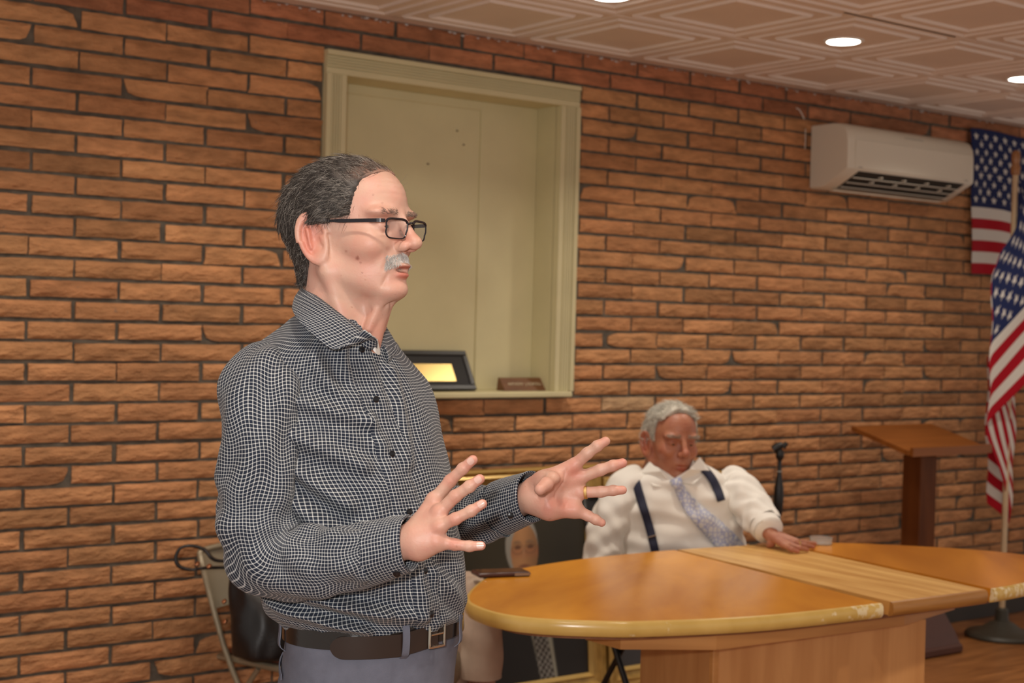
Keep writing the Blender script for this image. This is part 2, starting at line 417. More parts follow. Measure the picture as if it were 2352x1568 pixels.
mb = MB(); mb.box((2.85, WY+.018, zb), (2.862, 5.03, zt-.088)).box((3.893, WY+.018, zb), (3.905, 5.03, zt-.088)).box((2.862, WY+.018, zt-.088), (3.893, 5.03, zt-.076))
mb.build('window_reveal', paint, win)
mb = MB(); mb.box((2.85, 5.012, zb-.02), (3.905, 5.03, zt-.07)); mb.box((3.60, 5.004, zb), (3.893, 5.0125, zt-.088), .002); mb.box((2.862, 5.004, zt-.125), (3.60, 5.0125, zt-.088), .002)
mb.build('window_panel', paint, win)
mb = MB(); mb.box((2.785, WY-.05, zb-.022), (3.965, 5.02, zb), .004)
mb.build('window_sill', paint, win)
for k_, (u, v) in enumerate([(983, 376), (1065, 332), (1050, 300)]):
    p = CAM+(pin(u, v, 5)-CAM)*((5.0115-CAM[1])/(pin(u, v, 5)-CAM)[1])
    MB().box((p[0]-.006, 5.009, p[2]-.004), (p[0]+.006, 5.013, p[2]+.003), .002).build('paint_scuff', pmat('scuff', (.2, .16, .1), .8), win)
# a bit of white wire by the ceiling
p = [CAM+(pin(u, v, 6)-CAM)*((WY-.012)/(pin(u, v, 6)-CAM)[1]) for u, v in [(1829, 248), (1836, 252), (1842, 262), (1847, 273)]]
tag(MB().tube(p, .003, 6).build('wire_stub', pmat('white_plastic', (.7, .68, .64), .4), None, True), 'short white wire stub sticking out of the brick above the air conditioner', 'wire')
p = [CAM+(pin(u, v, 6)-CAM)*((WY-.010)/(pin(u, v, 6)-CAM)[1]) for u, v in [(1850, 296), (1850, 318), (1849, 342)]]
tag(MB().tube(p, .002, 6).build('cable', bpy.data.materials['white_plastic'], None, True), 'thin white cable on the brick along the left side of the air conditioner', 'cable')
# ceiling downlights
em, N, L, b = nmat('lit_lens'); b.inputs['Emission Color'].default_value = (1, .93, .82, 1); b.inputs['Emission Strength'].default_value = 9
ring_m = pmat('lamp_ring', (.8, .78, .74), .4)
LB = ['round recessed ceiling light at the top edge, above the painted window', 'round recessed ceiling light above and left of the air conditioner', 'round recessed ceiling light at the right edge, above the flags']
for (x, y), lb in zip(LIGHTS[:3], LB):
    t = empty('ceiling_light', (x, y, CEIL), lb, 'ceiling light', 'ceiling downlights')
    MB().lathe([(.062, -.004), (.078, -.004), (.080, -.001), (.080, .004), (.062, .004)], (x, y, CEIL), 40).build('trim_ring', ring_m, t, True)
    MB().lathe([(.002, -.0062), (.064, -.0055), (.064, .002), (.002, .002)], (x, y, CEIL), 40).build('lens', em, t, True)

# =============================================================== air conditioner
ac = empty('air_conditioner', (5.915, WY, .70+CH), 'white wall-mounted split air conditioner high on the brick wall', 'air conditioner')
acw = pmat('ac_white', (.74, .69, .58), .35, spec=.4); acd = pmat('ac_dark', (.015, .017, .016), .6)
x0, x1 = 5.435, 6.395
sec = [(0, .305), (-.13, .305), (-.17, .300), (-.205, .283), (-.222, .255), (-.228, .215), (-.230, .092), (-.226, .082), (-.080, .002), (0, 0)]
z0 = .668+CH
def extr(sec, xa, xb, mat, name, par, y_=WY-.004):
    mb = MB(); n = len(sec); ins = .012
    V = []
    for x, s_ in ((xa, .96), (xa+ins, 1), (xb-ins, 1), (xb, .96)):
        cy, cz = -.11, .15
        for y, z in sec: V.append((x, y_+((y-cy)*s_+cy if y < 0 else y), z0+(z-cz)*s_+cz))
    F = [tuple(range(n)), tuple(range(3*n, 4*n))[::-1]]
    for i in range(3):
        for k in range(n): F.append((i*n+k, i*n+(k+1) % n, (i+1)*n+(k+1) % n, (i+1)*n+k))
    return mb.add(V, F).build(name, mat, par, True)
extr(sec, x0, x1, acw, 'housing', ac)
# vent opening on the slanted underside
def slant(t, out=0.0):         # t 0 front .. 1 rear on the underside slope
    y = -.226+(.146)*t; z = .082+(-.080)*t; nrm = np.array([-.48, -.877]); return WY-.004+y+nrm[0]*out, z0+z+nrm[1]*out
mb = MB()
(ya, za), (yb_, zb_) = slant(.04, .003), slant(.93, .003)
(yc, zc2), (yd, zd) = slant(.04, -.006), slant(.93, -.006)
xa, xb = x0+.09, x1-.07
mb.add([(xa, ya, za), (xb, ya, za), (xb, yb_, zb_), (xa, yb_, zb_), (xa, yc, zc2), (xb, yc, zc2), (xb, yd, zd), (xa, yd, zd)], [(0, 1, 2, 3), (7, 6, 5, 4), (0, 4, 5, 1), (1, 5, 6, 2), (2, 6, 7, 3), (3, 7, 4, 0)])
vent = mb.build('air_vent', acd, ac)
mb = MB()
for t in (.30, .56, .80):
    y, z = slant(t, .007); mb.box((xa, y-.003, z-.003), (xb, y+.004, z+.001))
for k in range(1, 5):
    for t in (.2, .46):
        y, z = slant(t, .007); x = xa+(xb-xa)*k/4.6-(0.02 if t > .3 else 0); mb.box((x, y-.012, z-.003), (x+.012, y+.012, z+.004))
mb.build('vane', acw, vent)
y, z = slant(1.0, .012); MB().box((xa-.03, y-.012, z-.002), (xb-.02, y+.012, z+.003), .001).build('flap', acw, ac)
MB().box((x0+.05, WY-.2375, z0+.090), (x1-.03, WY-.2335, z0+.225), .0018).build('front_cover', acw, ac)
MB().box((x0+.42, WY-.226, z0+.262), (x0+.56, WY-.214, z0+.266)).build('top_mark', pmat('grey_print', (.45, .43, .38), .5), ac)
for xx in (x0+.07, x1-.085): MB().box((xx, WY-.2385, z0+.092), (xx+.03, WY-.2374, z0+.098)).build('badge', bpy.data.materials['grey_print'], ac)

# =============================================================== shelf things on the sill
blk = pmat('black_lacquer', (.018, .018, .018), .35); felt = pmat('black_felt', (.03, .03, .031), .8)
gold = pmat('brass_plate', (.50, .36, .14), .30, 1.0)
zs = zb+.001
pl = empty('award_plaque', (3.33, 4.92, zs), 'black framed plaque with brass plate leaning back on the window sill', 'plaque')
def tilted(mb, ang, o):
    ca, sa = math.cos(ang), math.sin(ang); V = []
    for x, y, z in mb.V: V.append((x, o[1]+y*ca+z*sa, o[2]-y*sa+z*ca))
    mb.V = V; return mb
o = (0, 4.905, zs+.002); an = math.radians(30)
mb = MB(); xa, xb, h = 3.16, 3.535, .178
mb.box((xa, -.012, 0), (xb, .006, .022), .003).box((xa, -.012, h-.022), (xb, .006, h), .003).box((xa, -.012, .022), (xa+.022, .006, h-.022), .003).box((xb-.022, -.012, .022), (xb, .006, h-.022), .003)
tilted(mb, an, o).build('frame', blk, pl)
tilted(MB().box((xa+.02, -.004, .02), (xb-.02, .004, h-.02)), an, o).build('backing', felt, pl)
tilted(MB().box((3.245, -.0065, .040), (3.448, -.0042, .118)), an, o).build('brass_plate', gold, pl)
np_ = empty('desk_nameplate', (3.79, 4.93, zs), 'small brown wooden wedge nameplate at the right end of the window sill', 'nameplate')
brn = woodmat('nameplate_wood', (.13, .05, .02), (.20, .085, .035), .4, (2, 20, 20))
def wedge(xa, xb, mat, name, e=0.):
    V = []
    for x in (xa, xb): V += [(x, 4.900-e, zs), (x, 4.960, zs), (x, 4.952, zs+.052), (x, 4.942-e, zs+.052)]
    return MB().add(V, [(0, 1, 2, 3), (7, 6, 5, 4), (0, 4, 5, 1), (1, 5, 6, 2), (2, 6, 7, 3), (3, 7, 4, 0)]).build(name, mat, np_)
wedge(3.68, 3.905, brn, 'block')
fc = bpy.data.curves.new('lettering', 'FONT'); fc.body = 'ANTHONY  J. KORDELL'; fc.size = .019; fc.extrude = .0006; fc.align_x = 'CENTER'; fc.align_y = 'CENTER'
to = bpy.data.objects.new('lettering', fc); COL.objects.link(to)
dg = bpy.context.evaluated_depsgraph_get(); me = bpy.data.meshes.new_from_object(to.evaluated_get(dg)); bpy.data.objects.remove(to)
lo = bpy.data.objects.new('lettering', me); COL.objects.link(lo); lo.parent = np_; me.materials.clear(); me.materials.append(pmat('engraved_cream', (.62, .52, .36), .5))
an2 = math.atan2(.052, .042); lo.rotation_euler = (an2, 0, 0); lo.location = (3.795-3.79, 4.9195-4.93, .0265)
xs = [v.co.x for v in me.vertices]; sc = .175/(max(xs)-min(xs)); lo.scale = (sc, sc*1.15, 1)
# =============================================================== table
TZ = .76
near = [(2.393, 3.348), (2.353, 3.245), (2.352, 3.126), (2.411, 3.016), (2.539, 2.905), (2.642, 2.852), (2.881, 2.772), (3.095, 2.736), (3.395, 2.713), (3.86, 2.697), (4.10, 2.712), (4.35, 2.76), (4.53, 2.86), (4.61, 3.0)]
far = [(4.59, 3.14), (4.512, 3.285), (4.322, 3.50), (4.155, 3.62), (3.939, 3.69), (3.692, 3.73), (3.511, 3.75), (3.279, 3.755), (3.072, 3.739), (2.862, 3.697), (2.671, 3.62), (2.505, 3.479)]
OUT = catmull(near+far, 260, True)
def side(p, a, b): return (b[0]-a[0])*(p[1]-a[1])-(b[1]-a[1])*(p[0]-a[0])
SA = ((3.395, 2.6), (3.56, 3.80)); SB = ((3.86, 2.6), (4.0, 3.80))
def inset(P, d):
    n = len(P); out = []
    for i in range(n):
        t = P[(i+1) % n]-P[i-1]; t /= np.linalg.norm(t); out.append(P[i]+np.array([-t[1], t[0]])*d)
    return np.array(out)
top_m = woodmat('veneer_left', (.40, .13, .006), (.78, .34, .028), .26, (.6, 9, 1), 1.8, .05, radial=(3.44, 3.2, 0))
top_m2 = woodmat('veneer_right', (.36, .115, .006), (.68, .27, .024), .28, (.6, 9, 1), 1.8, .05, radial=(3.9, 3.15, 0))
leaf_m = woodmat('leaf_wood', (.55, .28, .07), (.80, .50, .17), .36, (14, 1.2, 1), 1.6, .1)
band_m, N, L, b = nmat('edge_band'); b.inputs['Roughness'].default_value = .22
tc = N.new('ShaderNodeTexCoord'); nz = N.new('ShaderNodeTexNoise'); nz.inputs['Scale'].default_value = 9; nz.inputs['Detail'].default_value = 8; L.new(tc.outputs['Object'], nz.inputs[0])
r = N.new('ShaderNodeValToRGB'); els = r.color_ramp.elements; els[0].position = .3; els[0].color = (.56, .36, .09, 1); els[1].position = .60; els[1].color = (.66, .44, .13, 1)
e = els.new(.70); e.color = (.70, .48, .16, 1); e = els.new(.76); e.color = (.85, .74, .48, 1); L.new(nz.outputs[0], r.inputs[0])
wn = N.new('ShaderNodeTexNoise'); wn.inputs['Scale'].default_value = 38; wn.inputs['Detail'].default_value = 5; L.new(tc.outputs['Object'], wn.inputs[0])
sx = N.new('ShaderNodeSeparateXYZ'); L.new(tc.outputs['Object'], sx.inputs[0])
wm = N.new('ShaderNodeMapRange'); wm.inputs[1].default_value = -.42; wm.inputs[2].default_value = -.12; wm.inputs[3].default_value = -.10; wm.inputs[4].default_value = .10; L.new(sx.outputs[0], wm.inputs[0])
wa = N.new('ShaderNodeMath'); wa.operation = 'ADD'; L.new(wn.outputs[0], wa.inputs[0]); L.new(wm.outputs[0], wa.inputs[1])
wr = N.new('ShaderNodeMapRange'); wr.inputs[1].default_value = .60; wr.inputs[2].default_value = .66; wr.inputs[4].default_value = .8; L.new(wa.outputs[0], wr.inputs[0])
wx = N.new('ShaderNodeMix'); wx.data_type = 'RGBA'; L.new(wr.outputs[0], wx.inputs[0]); L.new(r.outputs[0], wx.inputs[6]); wx.inputs[7].default_value = (.78, .66, .42, 1); L.new(wx.outputs[2], b.inputs['Base Color'])
t_ = empty('conference_table', (3.46, 3.2, 0), 'large oval wooden conference table with worn pale edge band', 'table')
def region(name, keep, mat, emat, ename):
    lvl = [(.014, TZ), (.006, TZ-.002), (.0015, TZ-.009), (0, TZ-.021), (.0015, TZ-.033), (.008, TZ-.041), (.02, TZ-.043)]
    rings = [inset(OUT, d_) for d_, z in lvl]
    n = len(OUT); kp = [keep(p) for p in OUT]
    # runs of kept indices
    idx = [i for i in range(n) if kp[i]]
    runs = []; cur = [idx[0]]
    for i in idx[1:]:
        if i == cur[-1]+1: cur.append(i)
        else: runs.append(cur); cur = [i]
    runs.append(cur)
    if len(runs) > 1 and runs[0][0] == 0 and runs[-1][-1] == n-1: runs[0] = runs.pop()+runs[0]
    poly = [i for r_ in runs for i in r_]
    tb = MB(); P = [rings[0][i] for i in poly]; m = len(P)
    tb.add([(x, y, TZ) for x, y in P]+[(x, y, TZ-.04) for x, y in P], [tuple(range(m)), tuple(range(m, 2*m))[::-1]]+[(i, m+i, m+(i+1) % m, (i+1) % m) for i in range(m)])
    tp = tb.build(name, mat, t_, False)
    for r_ in runs:
        eb = MB(); V = []; 
        for (d_, z), R_ in zip(lvl, rings):
            for i in r_: V.append((R_[i][0], R_[i][1], z))
        w_ = len(r_); F = []
        for q in range(len(lvl)-1):
            for i in range(w_-1): F.append((q*w_+i, q*w_+i+1, (q+1)*w_+i+1, (q+1)*w_+i))
        F += [tuple(q*w_ for q in range(len(lvl))), tuple(q*w_+w_-1 for q in range(len(lvl)))]
        eb.add(V, F).build(ename, emat, tp, True)
    return tp
region('tabletop', lambda p: side(p, *SA) > .0, top_m, band_m, 'edge_band')
lf = region('leaf', lambda p: side(p, *SA) < -.001 and side(p, *SB) > .001, leaf_m, woodmat('leaf_edge', (.28, .12, .025), (.45, .21, .055), .35), 'leaf_edge'); lf['label'] = 'lighter worn extension leaf'
region('tabletop', lambda p: side(p, *SB) < 0, top_m2, band_m, 'edge_band')
fillp = catmull(inset(OUT, .06), 90, True)
MB().prism([tuple(p) for p in fillp], TZ-.058, TZ-.0405).build('underframe', woodmat('under_wood', (.20, .07, .02), (.3, .12, .04), .5), t_)
apron_m = woodmat('apron_wood', (.46, .20, .055), (.66, .32, .10), .35, (1, 1, 10), 2)
ap = [(2.644, 3.124), (2.647, 2.983), (2.869, 2.847), (3.6, 2.80), (3.95, 2.88), (4.12, 3.1), (4.05, 3.4), (3.6, 3.5), (3.05, 3.5)]
MB().prism(ap, TZ-.098, TZ-.0575).build('apron', apron_m, t_)
pd = [(2.968, 2.95), (3.733, 2.824), (3.80, 3.196), (3.03, 3.322)]
ped = MB().prism(pd, .0, TZ-.098).build('pedestal', woodmat('pedestal_wood', (.52, .235, .075), (.70, .36, .135), .35, (9, 9, 1), 1.6), t_)
MB().box((2.957, 2.943, 0), (2.980, 2.962, TZ-.098), .003).build('corner_bead', apron_m, ped)
# phone
ph = empty('phone', (2.70, 3.57, TZ), 'phone in dark brown leather case lying on the left end of table', 'phone', rz=math.atan2(-.045, .161))
case = pmat('brown_leather', (.075, .028, .022), .35, bump=.2, bscale=300)
o = MB().box((2.70-.084, 3.57-.0, TZ+.0008), (2.70+.084, 3.57+.078, TZ+.0145), .005); 
def rotz(mb, c, a):
    ca, sa = math.cos(a), math.sin(a); mb.V = [(c[0]+(x-c[0])*ca-(y-c[1])*sa, c[1]+(x-c[0])*sa+(y-c[1])*ca, z) for x, y, z in mb.V]; return mb
ra = math.atan2(-.045, .161)
rotz(o, (2.70, 3.57), ra).build('leather_case', case, ph, True)
rotz(MB().box((2.70-.076, 3.576, TZ+.0147), (2.70+.076, 3.642, TZ+.0156), .0004), (2.70, 3.57), ra).build('screen', pmat('dark_glass', (.006, .006, .008), .08), ph)
rotz(MB().box((2.70+.03, 3.5688, TZ+.004), (2.70+.078, 3.5698, TZ+.0115)), (2.70, 3.57), ra).build('edge_trim', pmat('dull_steel', (.4, .36, .34), .3, 1), ph)
# clear dish
gl, N, L, b = nmat('clear_plastic'); b.inputs['Base Color'].default_value = (.93, .95, .94, 1); b.inputs['Roughness'].default_value = .06; b.inputs['Transmission Weight'].default_value = .82; b.inputs['IOR'].default_value = 1.45
ds = MB().lathe([(.036, .0005), (.039, .003), (.0405, .022), (.0405, .025), (.038, .025), (.0365, .005), (.002, .004)], (4.125, 3.585, TZ+.0006), 40).build('clear_dish', gl, None, True)
tag(ds, "small clear round plastic dish on the table beside the seated man's hand", 'dish')

# =============================================================== lectern
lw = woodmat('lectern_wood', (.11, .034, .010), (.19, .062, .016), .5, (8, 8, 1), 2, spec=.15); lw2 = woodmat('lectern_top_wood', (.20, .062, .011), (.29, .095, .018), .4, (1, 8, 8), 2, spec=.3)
lc = empty('lectern', (5.93, 4.55, 0), 'reddish wooden pedestal lectern standing against the brick wall beside the flag', 'lectern')
ax0, ax1, ay0, ay1, az0, az1 = 5.60, 6.205, 4.366, 4.70, .982, 1.072
dx = 5.93
def slab(y0, y1, za, zb2, th, x0, x1):
    V = []
    for x in (x0, x1): V += [(x, y0, za-th), (x, y1, zb2-th), (x, y1, zb2), (x, y0, za)]
    return MB().add(V, [(0, 1, 2, 3), (7, 6, 5, 4), (0, 4, 5, 1), (1, 5, 6, 2), (2, 6, 7, 3), (3, 7, 4, 0)])
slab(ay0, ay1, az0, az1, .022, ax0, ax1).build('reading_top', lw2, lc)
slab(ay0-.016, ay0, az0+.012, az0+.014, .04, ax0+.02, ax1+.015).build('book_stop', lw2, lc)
MB().box((5.875, 4.50, .93), (5.975, 4.585, 1.005)).build('neck', pmat('dark_block', (.03, .015, .01), .6), lc)
MB().box((5.868, 4.495, .10), (5.992, 4.603, .935), .004).build('post', lw, lc)
MB().box((5.985, 4.52, .70), (6.012, 4.56, .72), .004).build('clamp_knob', pmat('dark_knob', (.05, .025, .015), .4), lc)
mb = MB(); mb.box((5.75, 4.36, 0), (6.06, 4.72, .045), .01)
mb.add([(5.77, 4.375, .045), (6.05, 4.375, .045), (6.05, 4.70, .045), (5.77, 4.70, .045), (5.79, 4.40, .10), (6.04, 4.40, .10), (6.03, 4.68, .10), (5.79, 4.68, .10), (5.86, 4.485, .25), (6.0, 4.485, .25), (6.0, 4.61, .25), (5.86, 4.61, .25)],
       [(0, 3, 2, 1)]+[(i, (i+1) % 4, 4+(i+1) % 4, 4+i) for i in range(4)]+[(4+i, 4+(i+1) % 4, 8+(i+1) % 4, 8+i) for i in range(4)]+[(8, 9, 10, 11)])
mb.build('base', pmat('lectern_base', (.075, .022, .012), .45), lc)
# =============================================================== microphone stand
bk = pmat('black_metal', (.012, .011, .011), .4)
mc = (4.893, 4.5)
ms = empty('microphone_stand', (*mc, 0), 'black microphone stand behind the seated man, empty clip on top', 'microphone stand')
MB().lathe([(.002, 0), (.13, 0), (.135, .012), (.12, .022), (.02, .034), (.012, .06), (.012, .06)], (*mc, 0), 32).build('base', bk, ms, True)
MB().lathe([(.009, .03), (.009, .72), (.002, .72)], (*mc, 0), 16).build('pole', bk, ms, True)
MB().lathe([(.011, .70), (.018, .72), (.022, .78), (.021, .83), (.015, .86), (.010, .90), (.009, .955), (.002, .955)], (*mc, 0), 20).build('grip', bk, ms, True)
MB().lathe([(.0115, .900), (.0115, .906), (.002, .906)], (*mc, 0), 20).build('collar', pmat('grey_collar', (.3, .28, .25), .4), ms, True)
mb = MB(); mb.lathe([(.010, .95), (.018, .965), (.019, .985), (.012, .998), (.002, .998)], (*mc, 0), 16)
c3 = np.array([mc[0], mc[1], .998]); mb.tube([c3-RT*.03+UP*.0, c3-RT*.012+UP*.012, c3+RT*.012+UP*.022], [.017, .020, .014], 12); mb.tube([c3+RT*.012+UP*.01, c3+RT*.03+UP*.03], [.013, .010], 10)
mb.build('mic_clip', bk, ms, True)

# =============================================================== flags
def star(px, py, r):           # inside a five-point star, point up
    a = math.atan2(px, py) % (2*math.pi/5); a = min(a, 2*math.pi/5-a); d = math.hypot(px, py)
    R2 = r*.382; x, y = d*math.sin(a), d*math.cos(a)
    p1 = (0, r); p2 = (R2*math.sin(math.pi/5), R2*math.cos(math.pi/5))
    return (p2[0]-p1[0])*(y-p1[1])-(p2[1]-p1[1])*(x-p1[0]) < 0
def flagcol(s, t, Wd, H):      # s along the fly, t down the hoist, metres
    cw, ch = Wd*.4, H*7/13
    if s < cw and t < ch:
        gy = t/(ch/10); gx = s/(cw/12)
        for j in (round(gy)-1, round(gy), round(gy)+1):
            for i in (round(gx)-1, round(gx), round(gx)+1):
                if 1 <= j <= 9 and 1 <= i <= 11 and (i+j) % 2 == 0 and star(s-i*cw/12, -(t-j*ch/10), H*.0308): return (.72, .70, .66)
        return (.020, .030, .105)
    return (.42, .008, .020) if int(t/(H/13)) % 2 == 0 else (.74, .71, .66)
flag_m = colmat('flag_cloth', .85, Specular_IOR_Level=.2)
fm_, N, L, b = flag_m, flag_m.node_tree.nodes, flag_m.node_tree.links, flag_m.node_tree.nodes['Principled BSDF']
def flagmesh(name, fn, Wd, H, ns, nt, parent, thick=0.0012):
    V = []; C = []
    for j in range(nt+1):
        for i in range(ns+1):
            s, t = Wd*i/ns, H*j/nt; V.append(fn(s, t)); C.append(flagcol(min(s, Wd-1e-5), min(t, H-1e-5), Wd, H))
    F = [(j*(ns+1)+i, (j+1)*(ns+1)+i, (j+1)*(ns+1)+i+1, j*(ns+1)+i+1) for j in range(nt) for i in range(ns)]
    o = mesh(name, V, F, flag_m, parent, True, colors=C)
    md = o.modifiers.new('thickness', 'SOLIDIFY'); md.thickness = thick; md.offset = 0
    return o
fx = 6.648
def wallflag(s, t):
    return (fx+s+t*.055*(1-s/1.27)+.004*math.sin(t*9), WY-.02-.006*math.sin(s*23+t*3)*min(1, t*3)-.004*math.sin(t*14), 1.078+CH-t+.006*math.sin(s*9)-.012*s)
wf = flagmesh('wall_flag', wallflag, 1.27, .765, 254, 153, None); tag(wf, 'United States flag hung flat on the brick wall right of the air conditioner', 'flag')
PB = (6.545, 4.49)
fs = empty('flag_stand', (*PB, 0), 'pale wooden flagpole with round dark base beside the lectern', 'flagpole')
MB().lathe([(.002, 0), (.175, 0), (.18, .012), (.17, .026), (.10, .045), (.06, .075), (.035, .085), (.03, .14), (.018, .15), (.018, .15)], (*PB, 0), 40).build('base', pmat('green_black_iron', (.045, .042, .032), .45), fs, True)
MB().lathe([(.0145, .14), (.0145, 2.34), (.002, 2.34)], (*PB, 0), 18).build('pole', woodmat('pale_pole', (.55, .40, .24), (.68, .52, .33), .4, (8, 8, 1)), fs, True)
MB().lathe([(.015, 2.33), (.022, 2.335), (.024, 2.37), (.018, 2.385), (.021, 2.40), (.0225, 2.425), (.018, 2.448), (.004, 2.455)], (*PB, 0), 20).build('finial', woodmat('finial_wood', (.30, .13, .05), (.42, .2, .08), .35), fs, True)
ks = np.array([0, .12, .62, 1.15, 1.524])
ka = np.array([.0, .17, -.15, .06, -.10]); kd = np.array([0, .02, .40, .97, .90]); kb = np.array([.0, -.04, -.12, .03, .05])
from numpy import interp
def sm(x, k, v):
    w_ = .05; return sum(interp(x+q*w_, k, v) for q in (-1, -.5, 0, .5, 1))/5
def poleflag(s, t):
    a, d_, b_ = sm(s, ks, ka), sm(s, ks, kd), sm(s, ks, kb)
    z = 2.318-t*(1-.12*s)-d_; drop = 2.318-z
    amp = .10+.90*min(1, drop/.5)
    if z < 1.0: amp *= max(.55, 1-(1.0-z)*.7)
    a = a*amp+.006*math.sin(z*18+s*7); b2 = b_*(.5+.5*amp)+.006*math.sin(z*11+s*13)
    return (PB[0]+RT[0]*a+FW[0]*b2, PB[1]+RT[1]*a+FW[1]*b2, z)
pf = flagmesh('draped_flag', poleflag, 1.524, .914, 254, 152, None); tag(pf, 'United States flag hanging in folds from the pale wooden flagpole', 'flag')

# =============================================================== framed portraits on the floor against the wall
gm = pmat('gilt_frame', (.46, .28, .075), .35, .35, noise=.25, scale=20, stretch=(1, 1, 1))
gm2 = pmat('gilt_bright', (.62, .42, .14), .3, .4)
def lean(yb_, yt, zt_):
    def f(x, d, z):            # d toward the room
        t = z/zt_; return (x, yb_+(yt-yb_)*t-d, z)
    return f
def framed(name, x0, x1, z0, z1, wd, label, paintfn, res=.005):
    e = empty(name, ((x0+x1)/2, 4.72, z0), label, 'painting', 'gilt framed portraits')
    f = lean(4.735, 4.815, z1)
    pr = [(0, 0), (.0, .03), (.12*wd, .042), (.3*wd, .034), (.42*wd, .04), (.55*wd, .024), (.75*wd, .022), (.85*wd, .03), (wd, .012), (wd, 0)]
    V = []; n = len(pr)
    for (cx, cz, sx, sz) in ((x0, z0, 1, 1), (x1, z0, -1, 1), (x1, z1, -1, -1), (x0, z1, 1, -1)):
        for o_, h in pr: V.append(f(cx+sx*o_, h, cz+sz*o_))
    F = []; MI = []
    for c in range(4):
        c2 = (c+1) % 4
        for k in range(n-1): F.append((c*n+k, c*n+k+1, c2*n+k+1, c2*n+k)); MI.append(1 if k in (1, 3, 7) else 0)
        F.append((c*n+n-1, c*n, c2*n, c2*n+n-1)); MI.append(0)
    mesh('gilt_frame', V, F, None, e, False, mats=[gm, gm2], midx=MI)
    xa, xb, za, zb_ = x0+wd, x1-wd, z0+wd, z1-wd
    nx, nz = int((xb-xa)/res), int((zb_-za)/res); V = []; C = []
    for j in range(nz+1):
        for i in range(nx+1):
            x, z = xa+(xb-xa)*i/nx, za+(zb_-za)*j/nz; V.append(f(x, .008, z)); C.append(paintfn(x, z, i/nx, j/nz))
    F = [(j*(nx+1)+i, j*(nx+1)+i+1, (j+1)*(nx+1)+i+1, (j+1)*(nx+1)+i) for j in range(nz) for i in range(nx)]
    mesh('canvas', V, F, colmat(name+'_paint', .5), e, False, colors=C)
    return e
def ss(a, b, x): t = min(1, max(0, (x-a)/(b-a))); return t*t*(3-2*t)
def portrait(x, z, u, v):
    # x,z metres on the canvas; the sitter's head centre:
    hx, hz_ = 3.70, .615
    c = np.array([.050, .043, .026])*(1-.4*ss(.55, .9, u)); c = c*(1+.25*math.sin(x*13+z*9)*.4)
    def over(c, col, a): return c*(1-a)+np.array(col)*a
    # dark suit
    sh = .50-.9*(x-hx)**2
    c = over(c, (.012, .011, .011), ss(sh+.01, sh-.01, z))
    # white shirt wedge and checked tie
    if z < .48:
        wx = hx+.04+(.48-z)*.20; half = .062-(.48-z)*.05
        c = over(c, (.30, .29, .23), ss(half+.006, half-.006, abs(x-wx)))
        tw = .035+.01*(.48-z); chk = (int((x-wx)*70+100)+int(z*70)) % 2
        c = over(c, (.22, .21, .19) if chk else (.035, .028, .022), ss(tw+.004, tw-.004, abs(x-wx+.008)))
    # neck, ears, face, hair
    e = ((x-hx+.006)/.082)**2+((z-hz_-.008)/.122)**2; c = over(c, (.36, .35, .31), ss(1.06, .94, e))
    e = ((x-hx-.085)/.016)**2+((z-hz_+.01)/.03)**2
    e = ((x-hx-.008)/.070)**2+((z-hz_+.018)/.112)**2
    skin = np.array([.52, .27, .12]); skin = skin*(1.12-.5*ss(-.02, .08, x-hx)-.2*ss(.0, .09, hx-x))
    skin = over(skin, (.44, .16, .08), .5*ss(.035, .0, abs(z-hz_+.02)))
    c = over(c, skin, ss(1.05, .93, e))
    for sx in (-.030, .034):
        e = ((x-hx-sx-.004)/.019)**2+((z-hz_-.002)/.010)**2; c = over(c, (.10, .045, .03), .8*ss(1.3, .5, e))
        e2 = math.sqrt(((x-hx-sx-.004)/.028)**2+((z-hz_+.004)/.022)**2); c = over(c, (.16, .10, .06), .5*ss(.2, .04, abs(e2-1)))
        e = ((x-hx-sx)/.022)**2+((z-hz_-.022)/.005)**2; c = over(c, (.25, .16, .10), .7*ss(1.4, .6, e))
    c = over(c, (.55, .30, .16), .7*ss(.009, .002, abs(x-hx-.004))*ss(-.06, -.02, z-hz_)*ss(.02, -.01, z-hz_))
    e = ((x-hx-.004)/.03)**2+((z-hz_+.075)/.006)**2; c = over(c, (.2, .06, .04), .8*ss(1.4, .5, e))
    return c
def darkp(x, z, u, v):
    c = np.array([.028, .028, .024]); e = ((u-.5)/.2)**2+((v-.68)/.15)**2
    c = c*(1-ss(1.05, .93, e))+np.array([.34, .18, .09])*ss(1.05, .93, e)
    return c+np.array([.02, .02, .03])*ss(.5, .4, v-.4*(u-.5)**2*4)
framed('portrait_painting', 3.315, 4.105, .0, .935, .078, "gilt framed portrait of a grey-haired man, leaning on the wall between the two men", portrait)
framed('dark_portrait_painting', 4.125, 4.83, .0, .880, .078, 'gilt framed dark painting leaning on the wall behind the man in suspenders', darkp, .01)

